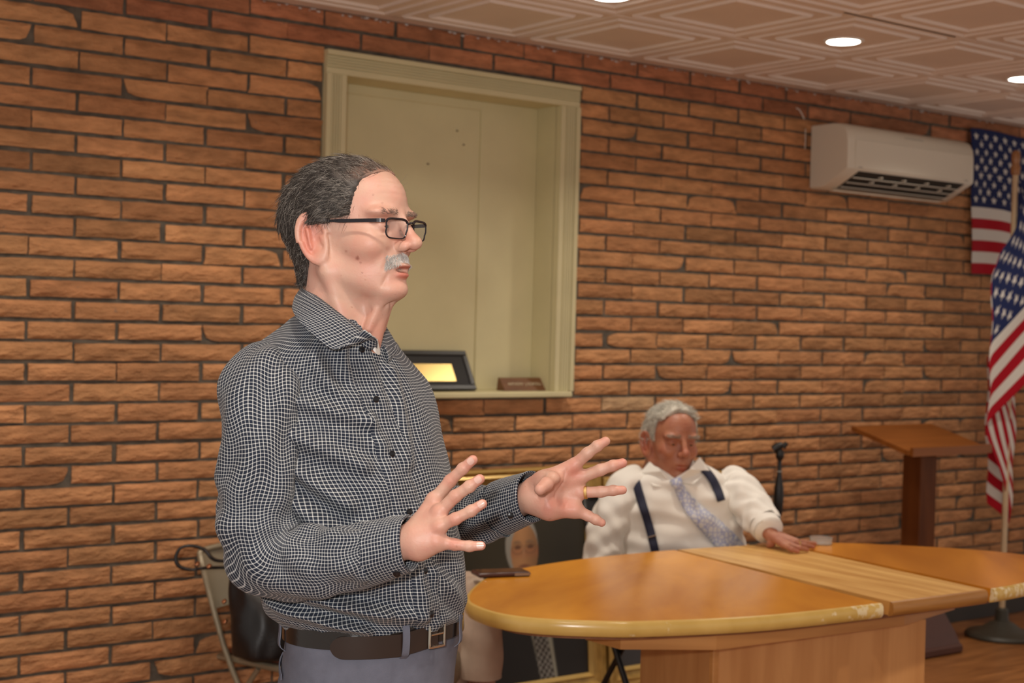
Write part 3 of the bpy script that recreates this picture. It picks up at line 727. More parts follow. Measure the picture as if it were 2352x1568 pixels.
# =============================================================== folding chairs
def folding_chair(loc, rz, label, mtl, pad, group=None, name='folding_chair'):
    e = empty(name, loc, label, 'chair', group, rz)
    R = Matrix.Rotation(rz, 3, 'Z'); Lc = Vector(loc)
    w = lambda P: [tuple(Lc+R@Vector(p)) for p in P]
    for s in (-1, 1):
        MB().tube(w(catmull([(s*.205, -.285, .835), (s*.218, -.24, .76), (s*.218, -.10, .45), (s*.218, .10, .16), (s*.218, .21, .015)], 14)), .0125, 10).build('front_leg', mtl, e, True)
        MB().tube(w([(s*.195, .05, .425), (s*.195, -.12, .2), (s*.195, -.25, .012)]), .011, 10).build('rear_leg', mtl, e, True)
        MB().tube(w([(s*.218, .215, .02), (s*.218, .222, .0)]), .016, 10).build('foot_cap', mtl, e, True)
    MB().tube(w(catmull([(-.205, -.285, .835), (-.18, -.30, .86), (0, -.31, .868), (.18, -.30, .86), (.205, -.285, .835)], 16)), .0125, 10).build('top_rail', mtl, e, True)
    for nm, z, y, hw in (('crossbar', .16, .10, .215), ('crossbar', .09, -.2, .19)): MB().tube(w([(-hw, y, z), (hw, y, z)]), .008, 8).build(nm, mtl, e, True)
    V = []; F = []; n = 12                      # curved back panel
    for o_ in (0, .006):
        for z in (.63, .64, .84, .855):
            for i in range(n+1):
                x = -.2+.4*i/n; y = -.20-(z-.6)*.36-.035*(1-(x/.2)**2)+o_; V.append((x, y, z))
    q = n+1
    for j in range(3):
        for i in range(n): F.append((j*q+i, j*q+i+1, (j+1)*q+i+1, (j+1)*q+i)); F.append((4*q+j*q+i+q, 4*q+j*q+i+1+q, 4*q+j*q+i+1, 4*q+j*q+i))
    MB().add(w(V), F).build('back_panel', mtl, e, True)
    sb = MB().box((-.2, -.19, .425), (.2, .21, .452), .008); sb.V = w(sb.V); sb.build('seat', mtl, e, True)
    sp = MB().box((-.175, -.165, .4525), (.175, .185, .468), .007); sp.V = w(sp.V); sp.build('seat_pad', pad, e, True)
    return e
tan = pmat('tan_enamel', (.30, .25, .17), .3, .2); vin = pmat('brown_vinyl', (.15, .045, .025), .45)
chair = folding_chair((2.482, 4.533, 0), math.radians(-161.9), 'tan metal folding chair with brown seat against the brick wall, handbag on it', tan, vin)
chair2 = folding_chair((2.50, 3.98, 0), math.radians(143), 'tan metal folding chair under the person in the beige shirt', tan, vin)
chair2.scale = (1, 1, .88)
chair3 = folding_chair((3.84, 4.06, 0), math.radians(172), 'black folding chair under the white-haired man in suspenders', bk, pmat('black_vinyl', (.015, .015, .016), .5))
# handbag
R = Matrix.Rotation(math.radians(-161.9), 3, 'Z'); bc = Vector((2.482, 4.533, 0)); chair.scale = (.83, .83, .83)
hb = empty('handbag', (2.482, 4.533, .39), 'black leather handbag with copper studs and looped strap on the folding chair', 'handbag')
lea = pmat('black_leather', (.010, .009, .010), .38, bump=.25, bscale=120)
W = lambda p: np.array(bc+R@(Vector(p)*.83))
C_ = []; A_ = []; B_ = []
for z, a, b_, y in ((.472, .165, .085, -.03), (.49, .185, .11, -.03), (.58, .19, .11, -.04), (.70, .18, .09, -.07), (.80, .16, .05, -.13), (.85, .14, .02, -.16)):
    C_.append(W((.07, y+.09, z))); A_.append(np.array(R@Vector((a, 0, 0)))); B_.append(np.array(R@Vector((0, b_, 0))))
V, F, uv = loft(C_, A_, B_, 48, 30, disp=lambda w_, t: .004*np.sin(6*t+w_*20)+.003*np.sin(9*t-w_*35), pw=2.8)
n = 48; F.append(tuple(range(n))[::-1]); F.append(tuple(29*n+k for k in range(n)))
mesh('bag_body', V, F, lea, hb, True)
p1 = W((.10, -.08, .84)); D0 = 4.9
pts = [p1, pin(500, 1287, 4.92), pin(470, 1262, 4.90), pin(440, 1253, 4.88), pin(415, 1258, 4.87), pin(404, 1280, 4.86), pin(412, 1300, 4.86), pin(440, 1308, 4.88), pin(470, 1304, 4.90), W((.18, -.05, .82))]
sp = catmull(pts, 60); V = []; F = []
for i, p in enumerate(sp):
    t = sp[min(i+1, 59)]-sp[max(i-1, 0)]; t /= np.linalg.norm(t); nn = np.cross(t, FW); nn /= np.linalg.norm(nn)+1e-9; wv = FW*.011
    for a_, b_ in ((-1, -1), (1, -1), (1, 1), (-1, 1)): V.append(p+wv*a_+nn*.004*b_)
for i in range(59):
    for k in range(4): F.append((i*4+k, i*4+(k+1) % 4, (i+1)*4+(k+1) % 4, (i+1)*4+k))
mesh('strap', V, F, lea, hb, True)
cu = pmat('copper_stud', (.75, .36, .2), .25, 1)
for u, v, D in ((452, 1296, 4.86), (479, 1301, 4.86), (516, 1428, 4.86), (514, 1382, 4.86)):
    c = pin(u, v, D); MB().tube([c-FW*.006, c, c+FW*.02], [.003, .007, .007], 12).build('stud', cu, hb, True)
# =============================================================== people
def skinmat(name, col, red, spots=.5):
    m, N, L, b = nmat(name); tc = N.new('ShaderNodeTexCoord')
    a = N.new('ShaderNodeVertexColor'); a.layer_name = 'Col'
    nz = N.new('ShaderNodeTexNoise'); nz.inputs['Scale'].default_value = 28; nz.inputs['Detail'].default_value = 6; L.new(tc.outputs['Object'], nz.inputs[0])
    r = N.new('ShaderNodeMapRange'); r.inputs[1].default_value = .35; r.inputs[2].default_value = .7; L.new(nz.outputs[0], r.inputs[0])
    mx = N.new('ShaderNodeMix'); mx.data_type = 'RGBA'; mx.inputs[6].default_value = (*col, 1); mx.inputs[7].default_value = (*red, 1); L.new(r.outputs[0], mx.inputs[0])
    ml = N.new('ShaderNodeMix'); ml.data_type = 'RGBA'; ml.blend_type = 'MULTIPLY'; ml.inputs[0].default_value = 1; L.new(mx.outputs[2], ml.inputs[6]); L.new(a.outputs[0], ml.inputs[7])
    vo = N.new('ShaderNodeTexNoise'); vo.inputs['Scale'].default_value = 85; vo.inputs['Detail'].default_value = 1; L.new(tc.outputs['Object'], vo.inputs[0])
    r2 = N.new('ShaderNodeMapRange'); r2.inputs[1].default_value = .72; r2.inputs[2].default_value = .80; r2.inputs[4].default_value = spots; L.new(vo.outputs[0], r2.inputs[0])
    m3 = N.new('ShaderNodeMix'); m3.data_type = 'RGBA'; L.new(r2.outputs[0], m3.inputs[0]); L.new(ml.outputs[2], m3.inputs[6]); m3.inputs[7].default_value = (.38, .16, .09, 1)
    L.new(m3.outputs[2], b.inputs['Base Color']); b.inputs['Roughness'].default_value = .48
    b.inputs['Subsurface Weight'].default_value = .12; b.inputs['Subsurface Radius'].default_value = (.6, .25, .12); b.inputs['Subsurface Scale'].default_value = .012
    nb = N.new('ShaderNodeTexNoise'); nb.inputs['Scale'].default_value = 260; nb.inputs['Detail'].default_value = 3; L.new(tc.outputs['Object'], nb.inputs[0])
    bp = N.new('ShaderNodeBump'); bp.inputs['Strength'].default_value = .25; bp.inputs['Distance'].default_value = .0012; L.new(nb.outputs[0], bp.inputs['Height']); L.new(bp.outputs[0], b.inputs['Normal'])
    return m
def crease(f, P, pts, w, d):
    for a, b in zip(pts[:-1], pts[1:]):
        q = cap(P, a, b, 0, 0); f = f+d*np.exp(-(q/w)**2)
    return f
def head_sdf(P, old=False, lean=(0, 0)):
    Y = P*np.array([1, -1, 1], 'f'); PA = P.copy(); PA[..., 1] = np.abs(P[..., 1])     # mirrored half
    f = ell(P, (-.014, 0, .038), (.099, .076, .087))
    f = smin(f, ell(P, (.031, 0, .058), (.074, .061, .064)), .02)
    f = smin(f, ell(P, (.036, 0, -.012), (.064, .058, .075)), .02)
    f = smin(f, ell(PA, (.084, .030, .039), (.022, .030, .010)), .014)                  # brow
    f = smin(f, ell(PA, (.060, .040, -.012), (.034, .026, .026)), .02)                  # cheek
    f = smin(f, cap(PA, (-.002, .056, -.050), (.082, .016, -.086), .017, .015), .022)   # jaw
    f = smin(f, ell(P, (.042, 0, -.058), (.055, .050, .040)), .02)
    f = smin(f, ell(P, (.094, 0, -.086), (.017, .021, .015)), .014)                     # chin
    f = smin(f, ell(P, (.083, 0, -.045), (.026, .031, .030)), .016)                     # muzzle
    # eye sockets
    f = smax(f, -ell(PA, (.112, .031, .018), (.018, .019, .012)), .014)
    # nose
    f = smin(f, cap(P, (.100, 0, .036), (.124, 0, -.004), .0072, .0100), .010)
    f = smin(f, ell(P, (.1285, 0, -.0105), (.0135, .0125, .0115)), .007)
    f = smin(f, ell(PA, (.113, .0130, -.016), (.014, .0076, .0090)), .005)
    f = smax(f, -ell(PA, (.120, .0065, -.0265), (.0070, .0038, .005)), .003)
    # lids over the eyes
    f = smin(f, ell(PA, (.0845, .031, .018), (.0135, .0150, .0125)), .004)
    f = smax(f, -ell(PA, (.0995, .031, .0155), (.007, .0115, .0013)), .0025)
    # lips
    f = smin(f, ell(P, (.1055, 0, -.0470), (.0100, .0200, .0042)), .005)
    f = smin(f, ell(P, (.1030, 0, -.0625), (.0100, .0170, .0052)), .005)
    f = smax(f, -ell(P, (.112, 0, -.0545), (.014, .019, .0042 if not old else .0008)), .003)
    # folds of an older face
    f = crease(f, PA, [(.108, .020, -.012), (.100, .031, -.030), (.092, .033, -.052)], .0035, .0022)
    f = crease(f, PA, [(.094, .026, -.060), (.086, .030, -.080)], .003, .0016)
    f = crease(f, PA, [(.103, .018, .012), (.092, .036, .006)], .003, .0012)
    for z in (.068, .079, .090): f = crease(f, PA, [(.112-(z-.06)*.5, .0, z), (.088-(z-.06)*.4, .045, z+.002)], .0022, .0009)
    f = crease(f, PA, [(.080, .052, .024), (.066, .063, .020)], .002, .0012)
    # ears
    c = np.array((-.017, .0790, -.003), 'f'); ea, eb = math.radians(-24), math.radians(-17)
    Rz = np.array([[math.cos(ea), math.sin(ea), 0], [-math.sin(ea), math.cos(ea), 0], [0, 0, 1]])     # flare outward
    Ry = np.array([[math.cos(eb), 0, -math.sin(eb)], [0, 1, 0], [math.sin(eb), 0, math.cos(eb)]])
    R = (Ry@Rz).T.astype('f'); p = (PA-c)@R
    q = np.sqrt((p[..., 0]/np.where(p[..., 2] > 0, .0235, .0205))**2+(p[..., 2]/.0375)**2)+1e-6
    wd = np.where(p[..., 2] < -.012, .75, 1.0)
    rr_ = (q-1)*.0205*.85
    rim = np.sqrt(rr_**2+(p[..., 1]-.003)**2)-.0036
    pl = np.maximum(rr_, np.abs(p[..., 1]+.0015)-.0022)
    anti = cap(p, (-.007, .0015, -.014), (-.004, .0035, .016), .0028, .0036)
    lobe = ell(p, (.004, 0, -.032), (.010, .0048, .0115))
    trag = ell(p, (.0145, .001, -.006), (.005, .0045, .008))
    e = smin(smin(rim, pl, .003), anti, .004); e = smin(smin(e, lobe, .006), trag, .004)
    e = smax(e, -ell(p, (.004, .006, -.005), (.008, .0065, .011)), .003)
    f = smin(f, e, .005)
    # neck
    lx, ly = lean
    nk = cap(P, (-.022, 0, -.02), (-.024+lx, ly, -.150), .060, .062)
    f = smin(f, nk, .022)
    f = smin(f, cap(P, (.066, 0, -.098), (.030+lx, ly, -.185), .016, .020), .022)
    f = crease(f, PA, [(.070, .022, -.112), (.040, .045, -.118), (.010, .058, -.095)], .004, .0022)
    f = crease(f, PA, [(.048, .018, -.128), (.040, .030, -.165)], .004, .002)
    f = crease(f, PA, [(.083, .0, -.104), (.060, .020, -.122), (.046, .034, -.135), (.020, .050, -.140)], .0050, .0040)
    f = crease(f, PA, [(.062, .008, -.135), (.050, .020, -.160), (.044, .028, -.185)], .0045, .0035)
    f = smin(f, cap(PA, (.072, .014, -.100), (.052, .020, -.150), .006, .005), .012)
    f = smin(f, cap(PA, (.0, .062, -.06), (.02+lx*.8, .030, -.17), .009, .008), .014)
    return f
def skin_cols(V, tone=1.0):
    """reddening of ears, nose, lips and cheeks; V in head space"""
    c = np.ones((len(V), 3)); A = V.copy(); A[:, 1] = abs(A[:, 1])
    def blob(p, r, col, s):
        d = np.linalg.norm((A-np.array(p))/np.array(r), axis=1); w_ = s*np.clip(1.4-d, 0, 1); w_ = w_*w_*(3-2*w_) if s <= 1 else w_
        c[:] = c*(1-w_[:, None])+c*np.array(col)*w_[:, None]
    blob((-.018, .083, 0), (.03, .014, .045), (1.0, .72, .68), .9)
    blob((.122, 0, -.005), (.02, .02, .018), (1.0, .74, .70), .8)
    blob((.07, .05, -.012), (.03, .03, .025), (1.0, .85, .82), .7)
    blob((.108, 0, -.0625), (.012, .02, .0065), (.85, .50, .48), 1)
    blob((.110, 0, -.050), (.012, .021, .0035), (.85, .52, .50), 1)
    blob((.03, 0, -.16), (.05, .04, .04), (1.0, .80, .76), .8)
    blob((.10, .031, .024), (.012, .014, .005), (.75, .55, .50), .8)
    return c
def frame(origin, yaw_off, pitch=0., roll=0.):
    """head axes: x forward. yaw_off = angle of the face from image-right towards the camera"""
    f0 = RT*math.cos(yaw_off)-FW*math.sin(yaw_off); l0 = RT*math.sin(yaw_off)+FW*math.cos(yaw_off); u0 = UP.copy()
    f1 = f0*math.cos(pitch)+u0*math.sin(pitch); u1 = u0*math.cos(pitch)-f0*math.sin(pitch)
    l2 = l0*math.cos(roll)+u1*math.sin(roll); u2 = u1*math.cos(roll)-l0*math.sin(roll)
    Rm = np.stack([f1, l2, u2], 1); o = np.asarray(origin)
    return lambda V: np.asarray(V)@Rm.T+o
def hair_sdf(P, region, thick, old=False):
    PA = P.copy(); PA[..., 1] = np.abs(P[..., 1])
    f = ell(P, (-.014, 0, .038), (.099, .076, .087)); f = smin(f, ell(P, (.031, 0, .058), (.074, .061, .064)), .02)
    f = smin(f, cap(P, (-.022, 0, -.02), (-.024, 0, -.10), .060, .060), .022)
    x, y, z = PA[..., 0], PA[..., 1], PA[..., 2]
    n = .0010*np.sin(x*190+z*120+3*np.sin(z*70))*np.sin(y*150+z*60+1)+.0005*np.sin(x*400+z*330)
    return smax(f-thick(x, y, z)-n, region(x, y, z), .006)
def strands(V, Q, flow, n, length, wid, colfn, lift=.35, curl=.25, seed=1):
    """short hair locks growing on a surface: thin three-sided tapering tubes"""
    rg = np.random.default_rng(seed)
    tri = V[Q[:, [0, 1, 2]]]; nn = np.cross(tri[:, 1]-tri[:, 0], tri[:, 2]-tri[:, 0]); ar = np.linalg.norm(nn, axis=1); nn /= ar[:, None]+1e-12
    ids = rg.choice(len(Q), n, p=ar/ar.sum()); b = rg.random((n, 2)); fl = b.sum(1) > 1; b[fl] = 1-b[fl]
    t = tri[ids]; p0 = t[:, 0]+(t[:, 1]-t[:, 0])*b[:, :1]+(t[:, 2]-t[:, 0])*b[:, 1:]; N_ = nn[ids]
    d = flow(p0)+rg.normal(0, .16, (n, 3)); d -= N_*(d*N_).sum(1)[:, None]*.8; d /= np.linalg.norm(d, axis=1)[:, None]
    sd = np.cross(d, N_); sd /= np.linalg.norm(sd, axis=1)[:, None]+1e-9
    L_ = length(p0)*rg.uniform(.6, 1.3, n); cur = rg.normal(0, curl, n); k = 5
    Vs = np.zeros((n, k, 3, 3)); 
    for i in range(k):
        s_ = i/(k-1); c = p0-N_*.0003+d*(L_*s_)[:, None]+N_*(L_*lift*np.sin(s_*2.6)*.5)[:, None]+sd*(L_*cur*s_*s_)[:, None]
        r_ = wid*(1-s_*.85)
        for j in range(3):
            a = 2*math.pi*j/3; Vs[:, i, j] = c+(N_*math.cos(a)+sd*math.sin(a))*r_
    F = []; base = (np.arange(n)*k*3)[:, None]
    for i in range(k-1):
        for j in range(3):
            F.append(base+np.array([[i*3+j, i*3+(j+1) % 3, (i+1)*3+(j+1) % 3, (i+1)*3+j]]))
    F = np.concatenate(F); C = colfn(p0, rg).repeat(k*3, 0)
    return Vs.reshape(-1, 3), F, C
hair_m = colmat('hair', .55, Specular_IOR_Level=.45)
def hand_sdf(P, wrist, forearm, mcps, fingers, radii, thumb, rw=(.027, .024), kp=.012, thick=.0115):
    """wrist, forearm points; mcps list of 4; fingers list of 4 lists of joints"""
    f = cap(P, forearm, wrist, rw[0]+.004, rw[1])
    palm = None
    for m_, r_ in zip(mcps, radii):
        a = np.array(wrist)+(np.array(m_)-np.array(wrist))*.12+(np.array(m_)-np.mean(mcps, 0))*.35
        q = cap(P, a, m_, .0155, thick+.0005); palm = q if palm is None else smin(palm, q, kp)
    f = smin(f, palm, .016)
    for m_, js, r_ in zip(mcps, fingers, radii):
        pts = [m_]+js; n_ = len(pts)-1; g = None
        for i in range(n_):
            ra, rb = r_*(1.06-.09*i), r_*(1.0-.09*i)
            if i == n_-1: rb = r_*.80
            q = cap(P, pts[i], pts[i+1], ra, rb); g = q if g is None else smin(g, q, .004)
        for jn in pts[1:-1]:
            g = g+.0007*np.exp(-((np.linalg.norm(P-np.array(jn, 'f'), axis=-1)-r_*1.0)/.0011)**2)*0
            g = smin(g, np.linalg.norm(P-np.array(jn, 'f'), axis=-1)-r_*.94, .003)
        f = smin(f, g, .0055)
    f = smin(f, cap(P, np.array(wrist)*.75+np.array(mcps[3])*.25-UP*(.012 if thumb is not None else 0), np.array(mcps[3])-UP*.003, .016, .0125), .014)
    if thumb is not None:
        g = cap(P, thumb[0], thumb[1], .017, .0125)
        for i in range(1, len(thumb)-1): g = smin(g, cap(P, thumb[i], thumb[i+1], .0118, .0102 if i < len(thumb)-2 else .0095), .005)
        f = smin(f, g, .012)
    return f
def hand_cols(V, tips, knuckles):
    c = np.ones((len(V), 3))
    for p in tips:
        w_ = np.clip(1.3-np.linalg.norm(V-p, axis=1)/.017, 0, 1)*.75; c = c*(1-w_[:, None])+np.array([1, .74, .72])*w_[:, None]
    for p in knuckles:
        w_ = np.clip(1.3-np.linalg.norm(V-p, axis=1)/.011, 0, 1)*.6; c = c*(1-w_[:, None])+np.array([1, .78, .74])*w_[:, None]
    return c
def bounds(pts, pad): pts = np.array(pts); return pts.min(0)-pad, pts.max(0)+pad
def camrange(P): return P

# ---------------------------------------------------------------- the speaker
D0 = 2.5
spk = empty('person', (1.25, 2.1, 0), 'standing man with grey hair and glasses in a navy check shirt, gesturing with both hands', 'person')
skin1 = skinmat('fair_skin', (.61, .375, .285), (.62, .315, .240))
HY = math.radians(29); hf = frame(pin(803, 549, D0), HY, 0.0, 0.0)
Vh, Qh = surfnet(lambda g: head_sdf(g, lean=(.006, 0)), (-.135, -.11, -.21), (.150, .11, .145), .0021)
Vh = relax(Vh, Qh, 1, .5); Ch = skin_cols(Vh)
for u, v, r, s_ in ((821, 593, .0032, .75), (828, 603, .002, .5), (832, 626, .0014, .7), (880, 478, .0022, .4), (891, 571, .004, .35), (857, 447, .0016, .4), (878, 466, .0018, .3), (795, 577, .002, .4)):
    o_, d_ = CAM, pin(u, v, 1)-CAM; Wv = hf(Vh); tt = (Wv-o_)@d_/(d_@d_); dist = np.linalg.norm(Wv-o_-tt[:, None]*d_, axis=1)
    w_ = s_*np.clip(1.5-dist/(r*.9), 0, 1)*(Wv@FW < D0+.0); Ch = Ch*(1-w_[:, None])+np.array([.42, .22, .20])*w_[:, None]
body = Joined(); cols = []
body.add(hf(Vh), Qh); cols.append(Ch)
# torso core and arm cores under the clothes
# near hand (his right): back of the hand to the camera
nw = pin(955, 1240, 2.275); nfa = pin(860, 1262, 2.30)
nm = [pin(997, 1148, 2.292), pin(1009, 1176, 2.272), pin(1009, 1208, 2.262), pin(1003, 1242, 2.264)]
nf = [[pin(1034, 1104, 2.285), pin(1063, 1076, 2.275), pin(1086, 1056, 2.268)],
      [pin(1046, 1139, 2.262), pin(1078, 1117, 2.255), pin(1102, 1100, 2.252)],
      [pin(1046, 1191, 2.250), pin(1082, 1173, 2.246), pin(1108, 1157, 2.245)],
      [pin(1044, 1250, 2.258), pin(1078, 1254, 2.255), pin(1105, 1253, 2.254)]]
nr = [.0094, .0095, .0091, .0087]
nth = [pin(965, 1205, 2.30), pin(990, 1170, 2.34), pin(1008, 1140, 2.375), pin(1022, 1122, 2.40)]
allp = [nw, nfa]+nm+sum(nf, [])+nth
def chunk(fn, lo, hi, h):
    return surfnet(fn, lo, hi, h)
lo, hi = bounds(allp, .035)
def nearfn(g):
    f = hand_sdf(g, nw, nfa, nm, nf, nr, nth)
    for m_ in nm:
        q = cap(g, nw-FW*.018, m_-FW*.0115, 0, 0); f = f-.0012*np.exp(-(q/.0032)**2)
        f = smin(f, np.linalg.norm(g-(m_-FW*.003), axis=-1)-.0118, .006)
    for fg in nf:
        for k_, jn in enumerate(fg[:2]):
            ax_ = fg[k_+1]-jn; ax_ = ax_/np.linalg.norm(ax_); t_ = (g-jn.astype('f'))@ax_.astype('f'); near_ = np.linalg.norm(g-(jn-FW*.008).astype('f'), axis=-1) < .010
            for o_ in (-.0022, 0, .0022): f = f+.0006*np.exp(-((t_-o_)/.0006)**2)*near_
    return f
Vn, Qn = chunk(nearfn, lo, hi, .0014)
Vn = relax(Vn, Qn, 1, .4)
body.add(Vn, Qn); cols.append(hand_cols(Vn, [f_[-1] for f_ in nf], [f_[0]-FW*.006 for f_ in nf]+[m_-FW*.01 for m_ in nm]))
# far hand (his left): palm to the camera
fw_ = pin(1222, 1138, 2.57); ffa = pin(1140, 1168, 2.66)
fm = [pin(1318, 1069, 2.555), pin(1331, 1097, 2.56), pin(1330, 1131, 2.562), pin(1318, 1167, 2.558)]
ff = [[pin(1349, 1041, 2.545), pin(1372, 1024, 2.54), pin(1391, 1013, 2.54)],
      [pin(1379, 1079, 2.55), pin(1408, 1069, 2.545), pin(1430, 1063, 2.545)],
      [pin(1380, 1129, 2.555), pin(1408, 1126, 2.55), pin(1430, 1125, 2.55)],
      [pin(1350, 1184, 2.555), pin(1368, 1193, 2.55), pin(1382, 1200, 2.55)]]
frd = [.0100, .0101, .0094, .0089]
fth = [pin(1246, 1106, 2.555), pin(1268, 1101, 2.525), pin(1254, 1112, 2.50), pin(1240, 1124, 2.478)]
allp = [fw_, ffa]+fm+sum(ff, [])+fth; lo, hi = bounds(allp, .035)
pc = pin(1300, 1128, 2.535)
def farfn(g):
    f = hand_sdf(g, fw_, ffa, fm, ff, frd, fth, rw=(.029, .026), kp=.013, thick=.0125)
    f = smin(f, ell(g, pin(1262, 1160, 2.552), (.022, .022, .026)), .016)      # heel of the hand
    f = smin(f, ell(g, pin(1262, 1110, 2.548), (.024, .022, .020)), .016)
    f = smax(f, -ell(g, pin(1300, 1138, 2.522), (.026, .026, .020)), .014)       # hollow of the palm
    cr = lambda f, pts, w_=.0026, d_=.0014: crease(f, g, pts, w_, d_)
    f = cr(f, [pin(1300, 1078, 2.545), pin(1290, 1110, 2.545), pin(1272, 1142, 2.545), pin(1262, 1160, 2.54)])
    f = cr(f, [pin(1312, 1110, 2.545), pin(1306, 1140, 2.545), pin(1296, 1166, 2.545)])
    for k in range(4): f = cr(f, [pin(1222+k*6, 1112+k*2, 2.54), pin(1228+k*7, 1136, 2.54), pin(1245+k*6, 1150, 2.54)], .0018, .0010)
    return f
Vf, Qf = chunk(farfn, lo, hi, .0018); Vf = relax(Vf, Qf, 1, .4)
cf = hand_cols(Vf, [f_[-1] for f_ in ff]+[pin(1320, 1085, 2.545), pin(1305, 1165, 2.545), pin(1262, 1160, 2.54)], [])
w_ = np.clip(1.3-np.linalg.norm(Vf-pin(1290, 1130, 2.55), axis=1)/.06, 0, 1)*.5; cf = cf*(1-w_[:, None])+cf*np.array([1, .80, .78])*w_[:, None]
body.add(Vf, Qf); cols.append(cf)
# --- torso rings shared by core and shirt: v, u centre, half extent px
DT = 2.52; tb = math.radians(45)
SH = RT*math.sin(tb)+FW*math.cos(tb); FD = RT*math.cos(tb)-FW*math.sin(tb)     # shoulder direction (his left), facing
def ring(v, ul, ur, ratio, dD=0.):
    h = (ur-ul)/2*DT/FPX; Wd = h*ratio; q = 2*h*h-Wd*Wd; Dp = math.sqrt(max(q, (.35*h)**2))
    return pin((ul+ur)/2, v, DT+dD), SH*Wd, FD*Dp
rows = [(1452, 672, 1050, 1.08), (1432, 664, 1056, 1.08), (1415, 648, 1066, 1.05), (1395, 618, 1070, 1.04), (1365, 600, 1071, 1.03), (1300, 592, 1066, 1.03), (1240, 585, 1058, 1.05),
        (1160, 575, 1044, 1.10), (1080, 566, 1029, 1.15), (1020, 562, 1016, 1.18), (970, 558, 1004, 1.2), (920, 555, 990, 1.22), (880, 556, 975, 1.25), (845, 562, 950, 1.22),
        (815, 578, 924, 1.18), (790, 602, 904, 1.13), (768, 628, 892, 1.08), (748, 652, 882, 1.05), (732, 668, 876, 1.03), (720, 688, 862, 1.02)]
C_, A_, B_ = zip(*[ring(v, a, b, r) for v, a, b, r in rows])
core = loft(C_, [a*.84 for a in A_], [b*.84 for b in B_], 32, 40); body.add(core[0], core[1]); cols.append(np.ones((len(core[0]), 3)))
nearP = [(602, 842, 2.44), (598, 890, 2.40), (597, 980, 2.375), (594, 1080, 2.36), (590, 1170, 2.355), (596, 1235, 2.35), (622, 1278, 2.345), (672, 1293, 2.34), (740, 1289, 2.325), (800, 1281, 2.31), (852, 1271, 2.30)]
farP = [(880, 868, 2.63), (895, 940, 2.665), (915, 1040, 2.70), (940, 1125, 2.72), (985, 1172, 2.71), (1050, 1186, 2.68), (1106, 1182, 2.65), (1150, 1170, 2.62)]
for P_ in (nearP, farP):
    pts = catmull([pin(*p) for p in P_], 30); t_b = MB().tube(pts, .036, 14); body.add(np.array(t_b.V), t_b.F); cols.append(np.ones((len(t_b.V), 3)))
body_o = body.build('body', skin1, spk, colors=np.concatenate(cols))
# fingernails on the near hand
nl = MB(); nail_m = pmat('fingernail', (.70, .45, .38), .25)
nails = empty
for f_, r_ in zip(nf, nr):
    d_ = f_[2]-f_[1]; d_ /= np.linalg.norm(d_); nn = -FW-d_*np.dot(-FW, d_); nn = nn+UP*.25; nn -= d_*np.dot(nn, d_); nn /= np.linalg.norm(nn); sd = np.cross(d_, nn)
    c = f_[2]-d_*.001; V = []; F = []; n1, n2 = 7, 7
    for i in range(n1):
        for j in range(n2):
            x = -1+2*i/(n1-1); y = -1+2*j/(n2-1); m_ = math.sqrt(max(0, 1-.35*y*y)) ; an = x*.72*m_
            rr2 = r_*.875*(1-.05*max(0, y))
            V.append(c+d_*(y*.0055*math.sqrt(1-.3*x*x))+nn*rr2*math.cos(an)+sd*rr2*math.sin(an))
    for i in range(n1-1):
        for j in range(n2-1): F.append((i*n2+j, (i+1)*n2+j, (i+1)*n2+j+1, i*n2+j+1))
    MB().add(V, F).build('fingernail', nail_m, body_o, True)
# teeth and eyes
W1 = MB(); V = [(.101-abs(y)*.25, y, z) for z in (-.0495, -.0535) for y in np.linspace(-.012, .012, 9)]
mesh('teeth', hf(V), [(i, i+1, i+10, i+9) for i in range(8)], pmat('teeth', (.28, .23, .19), .3), body_o, True)
for s_ in (-1, 1):
    sp_ = MB(); V = []; F = []
    for i in range(9):
        for j in range(16):
            a = math.pi*i/8; b_ = 2*math.pi*j/16; V.append((.0855+.0115*math.cos(a), s_*.031+.0125*math.sin(a)*math.cos(b_), .0175+.0115*math.sin(a)*math.sin(b_)))
    for i in range(8):
        for j in range(16): F.append((i*16+j, i*16+(j+1) % 16, (i+1)*16+(j+1) % 16, (i+1)*16+j))
    mesh('eye', hf(V), F, pmat('dark_eye', (.05, .035, .03), .15), body_o, True)
# wedding ring
c = pin(1345.5, 1130.5, 2.556); ax_ = ff[2][0]-fm[2]; ax_ /= np.linalg.norm(ax_); a1 = np.cross(ax_, UP); a1 /= np.linalg.norm(a1); a2 = np.cross(ax_, a1)
mb = MB(); mb.tube([c+(a1*math.cos(q)+a2*math.sin(q))*.0103 for q in np.linspace(0, 2*math.pi, 32, endpoint=False)], .0014, 8, closed=True)
mb2 = [(x, y, z) for x, y, z in mb.V]; mb.V = [tuple(c+(np.array(p)-c)+ax_*(np.dot(np.array(p)-c, ax_))*1.0) for p in mb2]
mb.build('wedding_ring', pmat('gold', (.85, .62, .25), .22, 1, bump=.6, bscale=900), body_o, True)
